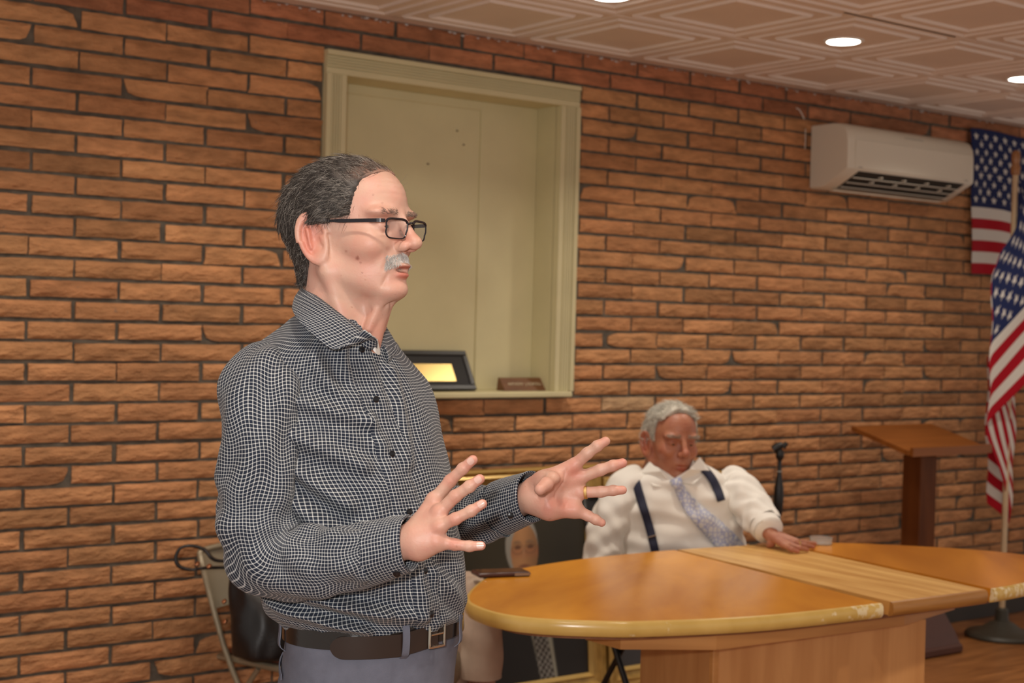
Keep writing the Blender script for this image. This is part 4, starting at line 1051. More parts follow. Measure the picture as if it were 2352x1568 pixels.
# hair
def reg1(x, y, z):
    r = x-(.046+.22*np.clip(z-.04, 0, .09)+1.1*np.clip(z-.092, 0, .06))+.003*np.sin(z*900+y*700)*np.sin(y*400)          # front hairline
    side = x-(.020+.62*np.clip(z-.015, 0, .05)); r = np.where(z < .06, np.minimum(r, side), r)
    r = np.where(z < .034, np.maximum(r, x-(.012)), r)
    ear = x-(-.030-.25*np.clip(-z-.0, 0, .1)); r = np.where(z < .020, np.maximum(r, ear+.0), r)
    return np.maximum(r, -(z+.075+ .25*(x+.06)))
def th1(x, y, z): return .0036-.0016*np.clip((z-.09)/.02, 0, 1)*np.clip((x-.04)/.02, 0, 1)+.0086*np.clip((.055-x)/.06, 0, 1)*np.clip((z+.09)/.06, .35, 1)+.0
Vr, Qr = surfnet(lambda g: hair_sdf(g, reg1, th1), (-.14, -.105, -.11), (.11, .105, .15), .0024)
Vr = relax(Vr, Qr, 1, .4)
def hc1(p, rg):
    n = len(p); g = rg.random(n); base = np.array([.042, .033, .028])[None]*(.7+.8*rg.random((n, 1)))
    gray = np.array([.30, .265, .23])[None]*(.6+.7*rg.random((n, 1))); k = (g < .24+.18*(p[:, 0] > .02)).astype(float)[:, None]
    c = base*(1-k)+gray*k; fr = np.clip((p[:, 0]-.030)/.04, 0, 1)[:, None]*np.clip((p[:, 2]-.088)/.02, 0, 1)[:, None]; return c*(1-fr*.5)+np.array([.16, .095, .065])*fr*.5
xyz = Vr; k_ = .8+.4*np.sin(xyz[:, 0]*160+xyz[:, 2]*210+2*np.sin(xyz[:, 2]*80)); cb = np.array([.058, .048, .042])[None]*k_[:, None]
frw = np.clip((xyz[:, 0]-.030)/.04, 0, 1)[:, None]*np.clip((xyz[:, 2]-.088)/.02, 0, 1)[:, None]; cb = cb*(1-frw*.9)+np.array([.36, .20, .145])*frw*.9
def flow1(p):
    d = np.zeros_like(p); x, y, z = p.T
    d[:, 0] = -.8-.3*(x < -.05)+.3*(x > .02); d[:, 2] = -.35-1.2*np.clip((-x-.02)/.06, 0, 1)+.25*(x > .03); d[:, 1] = .35*np.sin(z*60+x*45); return d
Vs_, Fs_, Cs_ = strands(Vr, Qr, flow1, 21000, lambda p: .014+.010*(p[:, 2] > .03), .00042, hc1, .20, .55, 3)
hr = Joined(); hr.add(hf(Vr), Qr); hr.add(hf(Vs_), Fs_)
mesh('hair', np.concatenate(hr.V), hr.F, hair_m, spk, True, colors=np.concatenate([cb, Cs_]), label='short wavy dark grey hair')
# moustache and eyebrows (strands on the face skin)
def patch(cond): 
    ctr = Vh[Qh].mean(1); return Qh[cond(ctr)]
must = patch(lambda c: (c[:, 0] > .084) & (abs(c[:, 1]) < .031) & (c[:, 2] < -.0245-.22*abs(c[:, 1])) & (c[:, 2] > -.0420-.50*np.clip(abs(c[:, 1])-.008, 0, .1)) & (c[:, 0] > .07))
def wc(p, rg): return np.array([.70, .66, .62])[None]*(.55+.6*rg.random((len(p), 1)))
def fm1(p): d = np.zeros_like(p); d[:, 2] = -1; d[:, 1] = np.sign(p[:, 1])*(.25+18*abs(p[:, 1])); return d
V1, F1, C1 = strands(Vh, must, fm1, 1700, lambda p: np.full(len(p), .0058), .00036, wc, .3, .12, 4)
mesh('moustache', hf(V1), F1, hair_m, spk, True, colors=C1, label='short white moustache')
def bc_(p, rg): return np.array([.20, .15, .12])[None]*(.5+1.0*rg.random((len(p), 1)))
def fb(p): d = np.zeros_like(p); d[:, 2] = .3; d[:, 1] = np.sign(p[:, 1]); return d
for bs in (-1, 1):
    brow = patch(lambda c: (c[:, 0] > .075) & (c[:, 1]*bs > 0) & (abs(abs(c[:, 1])-.030) < .020) & (abs(c[:, 2]-.0385) < .0036))
    V1, F1, C1 = strands(Vh, brow, fb, 110, lambda p: np.full(len(p), .008), .0003, bc_, .3, .2, 5)
    mesh('eyebrow', hf(V1), F1, hair_m, spk, True, colors=C1)
# glasses
gl_m = pmat('black_acetate', (.012, .010, .014), .22); lens, N, L, b = nmat('spectacle_lens')
b.inputs['Base Color'].default_value = (.35, .37, .36, 1); b.inputs['Roughness'].default_value = .02; b.inputs['Alpha'].default_value = .16; b.inputs['Specular IOR Level'].default_value = .6
eg = empty('eyeglasses', (1.25, 2.1, 0)); eg.parent = spk; eg.location = (0, 0, 0); eg['label'] = 'black rectangular eyeglasses'
def lensloop(s_, k=1.0, dx=0.):
    P = []
    for q in np.linspace(0, 2*math.pi, 48, endpoint=False):
        cx, cz = math.cos(q), math.sin(q); e = 2/4.2
        y = .0245*k*math.copysign(abs(cx)**e, cx); z = .0158*k*math.copysign(abs(cz)**e, cz)
        y *= 1+.07*(z/.016); P.append((.1225+dx-(abs(y+.034))**1.0*.16-(.002*(z < 0)), s_*(.034+y), .0110+z))
    return P
for s_ in (-1, 1):
    MB().tube(hf(lensloop(s_)), .0013, 8, closed=True).build('rim', gl_m, eg, True)
    lp = lensloop(s_, .97); MB().add(hf(lp), [tuple(range(48))]).build('lens', lens, eg, False)
    top = [hf([p])[0] for p in lensloop(s_)[3:22]]; MB().tube(top, .0021, 8).build('brow_bar', gl_m, eg, True)
    tp = [(.1115, s_*.0605, .0225), (.106, s_*.066, .0228), (.095, s_*.0705, .0228), (.05, s_*.0760, .0235), (.0, s_*.0795, .0245), (-.022, s_*.080, .020), (-.036, s_*.078, .003)]
    tp = catmull(tp, 30); V = []; F = []
    for i, p in enumerate(tp):
        hh = .0030 if i < 17 else .0022
        for dy, dz in ((-.0008, -hh), (.0008, -hh), (.0008, hh), (-.0008, hh)): V.append((p[0], p[1]+dy, p[2]+dz))
    for i in range(29):
        for k in range(4): F.append((i*4+k, i*4+(k+1) % 4, (i+1)*4+(k+1) % 4, (i+1)*4+k))
    F += [(3, 2, 1, 0), (116, 117, 118, 119)]
    MB().add(hf(V), F).build('temple', gl_m, eg, False)
MB().tube(hf(catmull([(.1215, -.0095, .0195), (.1245, 0, .022), (.1215, .0095, .0195)], 9)), .0019, 8).build('bridge', gl_m, eg, True)

# ---- checked shirt
sh_m, N, L, b = nmat('navy_check_cloth')
uvn = N.new('ShaderNodeUVMap'); sx = N.new('ShaderNodeSeparateXYZ'); L.new(uvn.outputs[0], sx.inputs[0])
def line(out, pitch, w_):
    d_ = N.new('ShaderNodeMath'); d_.operation = 'DIVIDE'; d_.inputs[1].default_value = pitch; L.new(out, d_.inputs[0])
    pp = N.new('ShaderNodeMath'); pp.operation = 'PINGPONG'; pp.inputs[1].default_value = .5; L.new(d_.outputs[0], pp.inputs[0])
    r = N.new('ShaderNodeMapRange'); r.inputs[1].default_value = w_*.5+.05; r.inputs[2].default_value = w_*.5-.05; L.new(pp.outputs[0], r.inputs[0]); return r.outputs[0]
la = line(sx.outputs[0], .0053, .20); lb = line(sx.outputs[1], .0053, .20)
sm_ = N.new('ShaderNodeMath'); sm_.operation = 'ADD'; L.new(la, sm_.inputs[0]); L.new(lb, sm_.inputs[1])
rp = N.new('ShaderNodeValToRGB'); rp.color_ramp.elements[0].color = (.012, .018, .034, 1); rp.color_ramp.elements[1].color = (.72, .73, .71, 1)
e = rp.color_ramp.elements.new(.5); e.color = (.34, .35, .36, 1)
hf2 = N.new('ShaderNodeMath'); hf2.operation = 'MULTIPLY'; hf2.inputs[1].default_value = .5; L.new(sm_.outputs[0], hf2.inputs[0]); L.new(hf2.outputs[0], rp.inputs[0])
L.new(rp.outputs[0], b.inputs['Base Color']); b.inputs['Roughness'].default_value = .8; b.inputs['Specular IOR Level'].default_value = .25; b.inputs['Sheen Weight'].default_value = .1
# torso displacement: drape folds as ridges between points in (height along, angle) space
def torso_disp(w_, th):
    d = np.zeros_like(w_); x = ((th+math.pi) % (2*math.pi)-math.pi)*.16       # arc metres, 0 = his left, pi/2 front, pi right(near)
    a = ((th-math.pi*.5+math.pi) % (2*math.pi)-math.pi)*.17                    # 0 at front, + toward near side
    y = w_
    for (a0, y0, a1, y1, wd, am) in ((.26, .40, .06, .30, .012, .006), (.27, .37, .10, .24, .012, .006), (.25, .33, .12, .18, .012, .0055), (.24, .44, .03, .37, .011, .005),
                                     (.22, .28, .10, .12, .014, .006), (.05, .50, .02, .33, .010, .004), (.14, .52, .05, .40, .011, .005), (-.05, .45, -.02, .30, .01, .004),
                                     (.30, .12, .08, .06, .010, .006), (.30, .08, .12, .035, .009, .006), (.28, .17, .14, .08, .010, .005), (.02, .2, .015, .05, .012, .004), (.2, .09, .02, .05, .01, .004), (-.02, .12, -.1, .05, .012, .004)):
        vx, vy = a1-a0, y1-y0; t = np.clip(((a-a0)*vx+(y-y0)*vy)/(vx*vx+vy*vy), 0, 1)
        q = np.hypot(a-a0-t*vx, y-y0-t*vy); d += am*np.exp(-(q/wd)**2)-am*.55*np.exp(-((q-2.0*wd)/wd)**2)
    d += .0022*np.sin(a*38+y*22)*np.sin(y*30-a*12)+.0025*np.sin(y*95+2*np.sin(a*30))*np.exp(-((y-.035)/.04)**2)
    pk = np.exp(-((a+.0)/.018)**4)*.0012*(y > .03); return d*1.65+pk
th_front = math.pi/2
V, F, uv = loft(C_, A_, B_, 220, 260, torso_disp, uvw=.0035)
shirt = Joined().add(V, F, uv)
def sleeve_disp(elb, L_, up):
    def f(w_, th):
        g = np.exp(-((w_-elb)/.075)**2)
        d = .0075*np.sin(w_*105+2.2*np.sin(th+.6)+1.0+.8*np.sin(th*3))*g*(.6+.4*np.cos(th-1.0))
        d += .0035*np.sin(th*3+w_*34)*np.exp(-((w_-elb*.45)/.14)**2)+.0026*np.sin(th*5-w_*48+1)
        d += .0035*np.sin(w_*75+1.7*np.sin(2*th))*np.exp(-((w_-L_*.86)/.06)**2)+.002*np.sin(th*7+w_*95)*np.exp(-((w_-L_)/.04)**2)
        return d
    return f
def sleeve(P_, R_, elb, ns=150, nr=230, ell_=1.0, sd=0):
    C = catmull([pin(*p) for p in P_], 40); rr = catmull([[r, 0, 0] for r in R_], 40)[:, 0]; A = []; B = []
    for i in range(40):
        t = C[min(i+1, 39)]-C[max(i-1, 0)]; t /= np.linalg.norm(t); b_ = FW-t*np.dot(FW, t); b_ /= np.linalg.norm(b_); a_ = np.cross(b_, t)
        A.append(a_*rr[i]); B.append(b_*rr[i]*ell_)
    L_ = np.linalg.norm(np.diff(C, axis=0), axis=1).sum()
    return loft(C, A, B, ns, nr, sleeve_disp(elb, L_, 1), uvw=.003)
V, F, uv = sleeve([(628, 812, 2.47), (606, 838, 2.43)]+nearP[1:], [.020, .044, .064, .0635, .0625, .062, .0625, .063, .0595, .055, .051, .046], .33, ell_=.92); n = 150; F.append(tuple(range(n))[::-1]); uv += [(0, 0)]*n
shirt.add(V, F, uv)
V, F, uv = sleeve([(862, 832, 2.60)]+farP[1:], [.04, .060, .062, .062, .060, .054, .050, .046], .26, 120, 170); shirt.add(V, F, uv)
shirt_o = shirt.build('shirt', sh_m, spk)
# cuffs
def cuff(pa, pb, r1, r2, tilt, name='cuff', ell_=.9, flare=.0):
    a, b_ = pin(*pa), pin(*pb); t = b_-a; Lc = np.linalg.norm(t); t /= Lc
    t2 = t*math.cos(tilt)+UP*math.sin(tilt); t2 /= np.linalg.norm(t2); dB = FW-t2*np.dot(FW, t2); dB = dB-RT*flare; dB -= t2*np.dot(dB, t2); dB /= np.linalg.norm(dB); dA = np.cross(dB, t2)
    prof = [(0, r1), (.02, r1+.003), (.1, r1+.004), (.5, (r1+r2)/2+.003), (.93, r2+.002), (1, r2+.001), (1.0, r2-.0015), (.93, r2-.0025), (.3, r2-.003)]
    C = [a+t*Lc*q for q, r in prof]; V, F, uv = loft(C, [dA*r for q, r in prof], [dB*r*ell_ for q, r in prof], 96, 40, lambda w_, th: .0008*np.sin(th*4+w_*60), uvw=.0008)
    o = Joined().add(V, F, uv).build(name, sh_m, shirt_o); return dA, dB, a, t*Lc
btn = pmat('black_button', (.008, .008, .010), .25)
def button(c, nrm, r=.0055):
    MB().tube([c-nrm*.001, c+nrm*.0012, c+nrm*.002], [r, r, r*.7], 20).build('button', btn, shirt_o, True)
cuff((848, 1272, 2.305), (942, 1247, 2.28), .046, .0425, math.radians(-10))
button(pin(911, 1317, 2.262), -FW*.9-UP*.4)
cuff((1140, 1171, 2.635), (1222, 1140, 2.575), .046, .044, math.radians(-14), flare=.35)
button(pin(1172, 1183, 2.555), -FW+RT*.1)
# placket with buttons: strip following the front of the torso
Cc_, Aa_, Bb_ = catmull(C_, 120), catmull(A_, 120), catmull(B_, 120)
Lg = np.concatenate([[0], np.cumsum(np.linalg.norm(np.diff(Cc_, axis=0), axis=1))])
def torso_pt(i, th, off=0.):
    p = Cc_[i]+Aa_[i]*math.cos(th)+Bb_[i]*math.sin(th); n = Aa_[i]/np.linalg.norm(Aa_[i])*math.cos(th)+Bb_[i]/np.linalg.norm(Bb_[i])*math.sin(th); n /= np.linalg.norm(n)
    return p+n*(torso_disp(np.array([[Lg[i]]]), np.array([[th]]))[0, 0]+off), n
V = []; uvg = []
i0, i1 = 6, 104
for i in range(i0, i1):
    for k in range(9):
        thk = th_front+math.radians(11)-math.radians(19)*k/8; e_ = .0032 if 0 < k < 8 else -.001
        V.append(torso_pt(i, thk, e_)[0]); uvg.append((thk*.16, Lg[i]))
F = []; uv = []
for i in range(i1-i0-1):
    for k in range(8):
        q = (i*9+k, i*9+k+1, (i+1)*9+k+1, (i+1)*9+k); F.append(q); uv += [uvg[j] for j in q]
Joined().add(V, F, uv).build('placket', sh_m, shirt_o)
def nearest_i(v):              # ring index by pixel row of the centre
    return int(np.argmin([abs((784-FPX*np.dot(c-CAM, UP)/np.dot(c-CAM, FW))-v) for c in Cc_]))
for v in (800, 912, 1035, 1160, 1285, 1375):
    i = nearest_i(v); p, n = torso_pt(i, th_front+math.radians(2), .0042); button(p, n)
# collar: stand and two falls, undershirt
def collar():
    J = Joined()
    cN = pin(782, 700, DT-.0); 
    # path of the fold line around the neck (angle, point, outer drop point)
    fold = [pin(868, 786, 2.425), pin(845, 772, 2.418), (pin(800, 735, 2.42)), pin(748, 695, 2.44), pin(708, 664, 2.485), pin(712, 655, 2.55), pin(760, 668, 2.605), pin(815, 705, 2.615), pin(852, 745, 2.59), pin(876, 778, 2.545), pin(873, 790, 2.49)]
    outer = [pin(845, 762, 2.395), pin(770, 802, 2.375), pin(712, 762, 2.385), pin(680, 728, 2.41), pin(672, 702, 2.475), pin(690, 690, 2.585), pin(755, 715, 2.665), pin(840, 745, 2.665), pin(892, 772, 2.62), pin(917, 801, 2.545), pin(889, 832, 2.480)]
    outer[0] = pin(838, 757, 2.392)
    inner = [pin(866, 800, 2.445)]+[p+np.array([0, 0, -.022])+(cN-p)*.03 for p in fold[1:]]
    n = 90; fo, ou, inn = catmull(fold, n), catmull(outer, n), catmull(inner, n); nv = 14; V = []; U = []
    L1 = np.concatenate([[0], np.cumsum(np.linalg.norm(np.diff(fo, axis=0), axis=1))])
    for i in range(n):
        wdt = np.linalg.norm(ou[i]-fo[i])
        for j in range(nv):
            if j < 4: t = j/3; p = inn[i]*(1-t)+fo[i]*t; vv = -.02*(1-t)
            else:
                t = (j-3)/(nv-4); p = fo[i]*(1-t)+ou[i]*t; out = p-cN; out[2] = 0; out /= np.linalg.norm(out)+1e-9; p = p+out*.006*math.sin(math.pi*t)+np.array([0, 0, .002])*math.sin(math.pi*min(1, t*2)); vv = t*wdt
            V.append(p); U.append((L1[i], vv))
    F = []; uv = []
    for i in range(n-1):
        for j in range(nv-1):
            q = (i*nv+j, (i+1)*nv+j, (i+1)*nv+j+1, i*nv+j+1); F.append(q); uv += [U[k] for k in q]
    J.add(V, F, uv); o = J.build('collar', sh_m, shirt_o); md = o.modifiers.new('thickness', 'SOLIDIFY'); md.thickness = .0016; md.offset = 0
collar()
us = catmull([pin(848, 768, 2.43), pin(862, 783, 2.44), pin(871, 780, 2.50), pin(868, 765, 2.56)], 20); V = []
for p in us: V += [p+np.array([0, 0, .004]), p+np.array([0, 0, -.022])+RT*.004]
mesh('undershirt', V, [(2*i, 2*i+1, 2*i+3, 2*i+2) for i in range(19)], pmat('white_cotton', (.78, .77, .75), .9), spk, True)
# trousers
tr_m = pmat('grey_trouser_cloth', (.145, .150, .190), .85, noise=.08, scale=40, bump=.3, bscale=700, spec=.2)
rw = [(1428, 664, 1056, 1.08), (1446, 661, 1055, 1.08), (1475, 657, 1052, 1.07), (1520, 650, 1046, 1.05), (1575, 640, 1042, 1.03), (1650, 632, 1040, 1.02), (1720, 640, 1030, 1.02)]
C2, A2, B2 = zip(*[ring(v, a, b_, r) for v, a, b_, r in rw])
def tdisp(w_, th):
    a = ((th-math.pi*.5+math.pi) % (2*math.pi)-math.pi)*.17
    d = .0018*np.sin(a*30+w_*14)-.0022*np.exp(-((a-.235+.10*w_)/.0035)**2)*(w_ > .07)-.001*np.exp(-((a-.06)/.003)**2)
    d += -.0025*np.exp(-((a-.20-.25*(w_-.07))/.004)**2)*(w_ > .055)*(w_ < .16); return d
V, F, uv = loft(C2, A2, B2, 160, 60, tdisp)
tr = Joined().add(V, F, uv)
hipc = C2[-1]
for s_ in (-1, 1):
    hip = hipc+SH*.078*s_; kn = hip+np.array([0, 0, -.38])+FD*.012+SH*.012*s_; kn[2] = .49; an = kn.copy(); an[2] = .06; an = an-FD*.03+SH*.015*s_
    top = hip+np.array([0, 0, .06])
    Cq = [top, hip, (hip+kn)/2, kn, (kn+an)/2, an]; rr = [.088, .092, .082, .064, .060, .056]
    V, F, uv = loft(Cq, [SH*r for r in rr], [FD*r*1.08 for r in rr], 40, 50, lambda w_, th: .003*np.sin(w_*30+th*2)); tr.add(V, F, uv)
    shoe = MB(); f0 = an*1.0; f0[2] = 0
    so, _q = surfnet(lambda g: smin(smin(cap(g, f0-FD*.05+np.array([0, 0, .045]), f0+FD*.13+np.array([0, 0, .028]), .040, .034), cap(g, f0+np.array([0, 0, .05]), f0+np.array([0, 0, .12]), .045, .042), .03), 9+0*g[..., 0], .001), np.minimum(f0-.13-abs(FD)*.12, f0+.13)*np.array([1, 1, 0])+np.array([0, 0, -.02]), f0+np.array([.25, .25, .16]), .008)
    so[:, 2] = np.maximum(so[:, 2], .002)
    mesh('shoe', so, _q, pmat('black_shoe', (.012, .011, .010), .3), spk, True)
trousers = tr.build('trousers', tr_m, spk)
# pocket welt
def hip_pt(v, a_deg, off):
    Cx, Ax, Bx = catmull(C2, 80), catmull(A2, 80), catmull(B2, 80)
    i = int(np.argmin([abs((784-FPX*np.dot(c-CAM, UP)/np.dot(c-CAM, FW))-v) for c in Cx])); th = math.radians(a_deg)
    n = Ax[i]/np.linalg.norm(Ax[i])*math.cos(th)+Bx[i]/np.linalg.norm(Bx[i])*math.sin(th); n /= np.linalg.norm(n); return Cx[i]+Ax[i]*math.cos(th)+Bx[i]*math.sin(th)+n*off, n
def band(pts, nrm, hgt, thick, mat, name, par, updir=None):
    V = []; F = []; n = len(pts)
    for p, q, h in zip(pts, nrm, hgt):
        u_ = np.array([0, 0, 1.]) if updir is None else updir
        for a_, b_ in ((-1, 0), (1, 0), (1, 1), (-1, 1)): V.append(p+u_*a_*h/2+q*thick*b_)
    for i in range(n-1):
        for k in range(4): F.append((i*4+k, i*4+(k+1) % 4, (i+1)*4+(k+1) % 4, (i+1)*4+k))
    F += [(3, 2, 1, 0), ((n-1)*4, (n-1)*4+1, (n-1)*4+2, (n-1)*4+3)]
    return MB().add(V, F).build(name, mat, par, True)
pp_ = [hip_pt(1505+k*3.0, 228-k*3.2, .001) for k in range(10)]
band([p for p, n in pp_], [n for p, n in pp_], [.010]*10, .0025, tr_m, 'pocket_welt', trousers)
# belt
bl = pmat('black_belt_leather', (.016, .011, .009), .22, bump=.1, bscale=200, spec=.6); bl2 = pmat('brown_belt_leather', (.030, .016, .011), .3, spec=.5)
bt = empty('belt', (0, 0, 0)); bt.parent = spk; bt['label'] = 'black leather belt with metal buckle'
def belt_pt(a_deg, off, dz=0):
    th = math.radians(a_deg); c, a_, b_ = ring(1430, 664, 1056, 1.08); n = a_/np.linalg.norm(a_)*math.cos(th)+b_/np.linalg.norm(b_)*math.sin(th); n /= np.linalg.norm(n)
    return c+a_*math.cos(th)+b_*math.sin(th)+n*off+np.array([0, 0, dz]), n
qs = [belt_pt(a, .002, 0) for a in np.linspace(0, 360, 100)]
band([p for p, n in qs], [n for p, n in qs], [.031]*100, .004, bl, 'strap', bt)
aa = np.linspace(152, 84, 44); qs = [belt_pt(a, .0065, -.011*min(1, (a-84)/26)) for a in aa]; hh = [.036*math.sqrt(max(.03, 1-max(0, 1-i/6)**2)) for i in range(44)]
band([p for p, n in qs], [n for p, n in qs], hh, .004, bl2, 'strap_end', bt)
st = pmat('polished_steel', (.65, .60, .52), .18, 1)
p, n = belt_pt(86, .012, 0); t_v = np.cross(n, (0, 0, 1)); fr_ = [p+t_v*x+np.array([0, 0, z]) for x, z in ((-.018, -.021), (.016, -.021), (.016, .021), (-.018, .021))]
fr2 = []
for i in range(4):
    for q in np.linspace(0, 1, 6, endpoint=False): fr2.append(fr_[i]*(1-q)+fr_[(i+1) % 4]*q)
MB().tube(fr2, .0024, 8, closed=True).build('buckle', st, bt, True)
MB().tube([p-t_v*.014+n*.002, p+t_v*.016+n*.003], .0018, 8).build('prong', st, bt, True)
for a in (205, 107, 60, 20, 260, 320):
    q0 = [belt_pt(a, .001, .026), belt_pt(a, .010, .020), belt_pt(a, .0135 if a == 107 else .010, 0), belt_pt(a, .011, -.024), belt_pt(a, .002, -.034)]
    P3 = catmull([p for p, n in q0], 16); V = []; F = []
    n = belt_pt(a, 0)[1]; t_v = np.cross(n, (0, 0, 1)); t_v /= np.linalg.norm(t_v)
    for p in P3:
        for a_, b_ in ((-1, 0), (1, 0), (1, 1), (-1, 1)): V.append(p+t_v*a_*.006+n*.002*b_)
    for i in range(15):
        for k in range(4): F.append((i*4+k, i*4+(k+1) % 4, (i+1)*4+(k+1) % 4, (i+1)*4+k))
    MB().add(V, F).build('belt_loop', tr_m, trousers, True)
# ================================================================ seated people
def plain_loft(rows_, D, tb_, ns=64, nr=60, disp=None, ext=1.0):
    sh = RT*math.sin(tb_)+FW*math.cos(tb_); fd = RT*math.cos(tb_)-FW*math.sin(tb_); C = []; A = []; B = []
    for r in rows_:
        v, ul, ur, dp = r[:4]; DD = D+(r[4] if len(r) > 4 else 0); h = (ur-ul)/2*DD/FPX; C.append(pin((ul+ur)/2, v, DD)); A.append(sh*math.sqrt(max(h*h-(dp*math.cos(tb_))**2, .01*h*h))/max(math.sin(tb_), .3)); B.append(fd*dp)
    return loft(C, A, B, ns, nr, disp)
def tubeloft(P_, R_, ns=40, nr=60, disp=None, capend=False, flat=1.0):
    C = catmull([pin(*p) if len(p) == 3 and not isinstance(p, np.ndarray) else p for p in P_], 30); rr = catmull([[r, 0, 0] for r in R_], 30)[:, 0]; A = []; B = []
    for i in range(30):
        t = C[min(i+1, 29)]-C[max(i-1, 0)]; t /= np.linalg.norm(t); b_ = FW-t*np.dot(FW, t); b_ /= np.linalg.norm(b_); A.append(np.cross(b_, t)*rr[i]); B.append(b_*rr[i]*flat)
    return loft(C, A, B, ns, nr, disp)
def topx(P): P = np.asarray(P)-CAM; d_ = P@FW; return 1176+FPX*(P@RT)/d_, 784-FPX*(P@UP)/d_, d_
def onto(V, pts, off=.004):
    u, v, d_ = topx(V); out = []
    for (a, b_) in pts:
        q = (u-a)**2+(v-b_)**2; k = q < q.min()+90; k &= d_ < d_[k].min()+.06; w_ = np.exp(-q[k]/40)+1e-9; out.append(pin(a, b_, (d_[k]*w_).sum()/w_.sum()-off))
    return out
def strip(name, V, pts, wid, mat, par, off=.005, n=40, uvs=False):
    c = catmull([[a, b_, w_] for (a, b_), w_ in zip(pts, wid)], n); rows_ = []
    for i in range(n):
        t = c[min(i+1, n-1)][:2]-c[max(i-1, 0)][:2]; t /= np.linalg.norm(t); nn = np.array([-t[1], t[0]])
        rows_.append([c[i][:2]+nn*c[i][2]*q for q in (-.5, -.17, .17, .5)])
    P = onto(V, [tuple(p) for r in rows_ for p in r], off); F = []
    for i in range(n-1):
        for k in range(3): F.append((i*4+k, i*4+k+1, (i+1)*4+k+1, (i+1)*4+k))
    o = mesh(name, P, F, mat, par, True); md = o.modifiers.new('thickness', 'SOLIDIFY'); md.thickness = .003; md.offset = 0; return o
man = empty('person', (3.75, 3.95, 0), 'seated white-haired man in white shirt with navy suspenders and pale tie, hand on the table', 'person')
skin2 = skinmat('tanned_skin', (.44, .185, .105), (.36, .125, .075), .3)
MS = 1.11
mf0 = frame((0, 0, 0), math.radians(74), math.radians(-5), math.radians(-3)); mo = pin(1541, 1021, 5.42)
mf = lambda V: mf0(np.asarray(V)*MS)+mo
Vm, Qm = surfnet(lambda g: head_sdf(g, True, lean=(-.07, 0)), (-.135, -.11, -.21), (.150, .11, .145), .0034)
Cm = skin_cols(Vm); bj = Joined(); bj.add(mf(Vm), Qm); mc_ = [Cm]
mrows = [(1400, 1392, 1728, .15), (1330, 1395, 1722, .155), (1262, 1404, 1716, .15), (1200, 1418, 1712, .14), (1150, 1430, 1704, .125), (1118, 1440, 1692, .11), (1098, 1455, 1675, .10), (1082, 1476, 1650, .085), (1068, 1494, 1622, .075), (1060, 1506, 1604, .07)]
c_ = plain_loft([(a, b_+14, c2-14, d_*.85) for a, b_, c2, d_ in mrows], 5.42, math.radians(75), 24, 24); bj.add(c_[0], c_[1]); mc_.append(np.ones((len(c_[0]), 3)))
# his left hand flat on the table
TZc = .76+.010
def tabp(u, v, zz=0.):         # on the table top below pixel u,v
    d_ = pin(u, v, 1)-CAM; return CAM+d_*((.76+zz-CH)/d_[2])
hw = pin(1766, 1222, 5.26); hfa = pin(1742, 1196, 5.34)
hm = [tabp(1800, 1252, .022)+UP*0, tabp(1812, 1250, .026), tabp(1822, 1247, .026), tabp(1828, 1244, .024)]
hfing = [[tabp(1818, 1261, .016), tabp(1832, 1266, .009)], [tabp(1836, 1258, .018), tabp(1854, 1262, .009)], [tabp(1848, 1252, .018), tabp(1868, 1256, .009)], [tabp(1852, 1246, .016), tabp(1872, 1248, .009)]]
hth = [hw, tabp(1772, 1248, .018), tabp(1766, 1252, .010)]
pts_ = [hw, hfa]+hm+sum(hfing, [])+hth; lo, hi = bounds(pts_, .04)
V_, Q_ = surfnet(lambda g: hand_sdf(g, hw, hfa, hm, hfing, [.0088]*4, hth, rw=(.029, .026), kp=.008, thick=.010), lo, hi, .0022)
bj.add(V_, Q_); mc_.append(hand_cols(V_, [f_[-1] for f_ in hfing], []))
mbody = bj.build('body', skin2, man, colors=np.concatenate(mc_))
c = (hfing[2][0]+hm[2])/2; ax_ = hfing[2][0]-hm[2]; ax_ /= np.linalg.norm(ax_); a1 = np.cross(ax_, UP); a1 /= np.linalg.norm(a1); a2 = np.cross(ax_, a1)
MB().tube([c+(a1*math.cos(q)+a2*math.sin(q))*.0112 for q in np.linspace(0, 2*math.pi, 20, endpoint=False)], .002, 6, closed=True).build('ring', bpy.data.materials['gold'], mbody, True)
for s_ in (-1, 1):
    V = []; F = []
    for i in range(7):
        for j in range(12):
            a = math.pi*i/6; b_ = 2*math.pi*j/12; V.append((.0855+.0115*math.cos(a), s_*.031+.0125*math.sin(a)*math.cos(b_), .0175+.0115*math.sin(a)*math.sin(b_)))
    for i in range(6):
        for j in range(12): F.append((i*12+j, i*12+(j+1) % 12, (i+1)*12+(j+1) % 12, (i+1)*12+j))
    mesh('eye', mf(V), F, bpy.data.materials['dark_eye'], mbody, True)
def reg2(x, y, z):
    r = x-(.058+.30*np.clip(z-.085, 0, .06)-.9*np.clip(.088-z, 0, .1)*1.0)
    r = np.minimum(r, 9); side = x-(.030-.1*np.clip(.06-z, 0, .1)); r = np.where(z < .088, side, r); r = np.where((y < .05) & (z < .10), np.maximum(r, .07+.25*y+.0*z-(z-.02)*.0-.02-(.0 if True else 0)-x*-1-.095), r)
    ear = x-(-.028); r = np.where(z < .012, ear, r)
    return np.maximum(r, -(z+.080))
def th2(x, y, z): return .003+.008*np.clip((z-.02)/.08, 0, 1)+.003*np.sin(x*70+z*60)*np.sin(y*60+x*40+1)
Vr2, Qr2 = surfnet(lambda g: hair_sdf(g, reg2, th2), (-.15, -.12, -.11), (.13, .12, .17), .0035)
def hc2(p, rg): return np.array([.60, .57, .50])[None]*(.65+.5*rg.random((len(p), 1)))
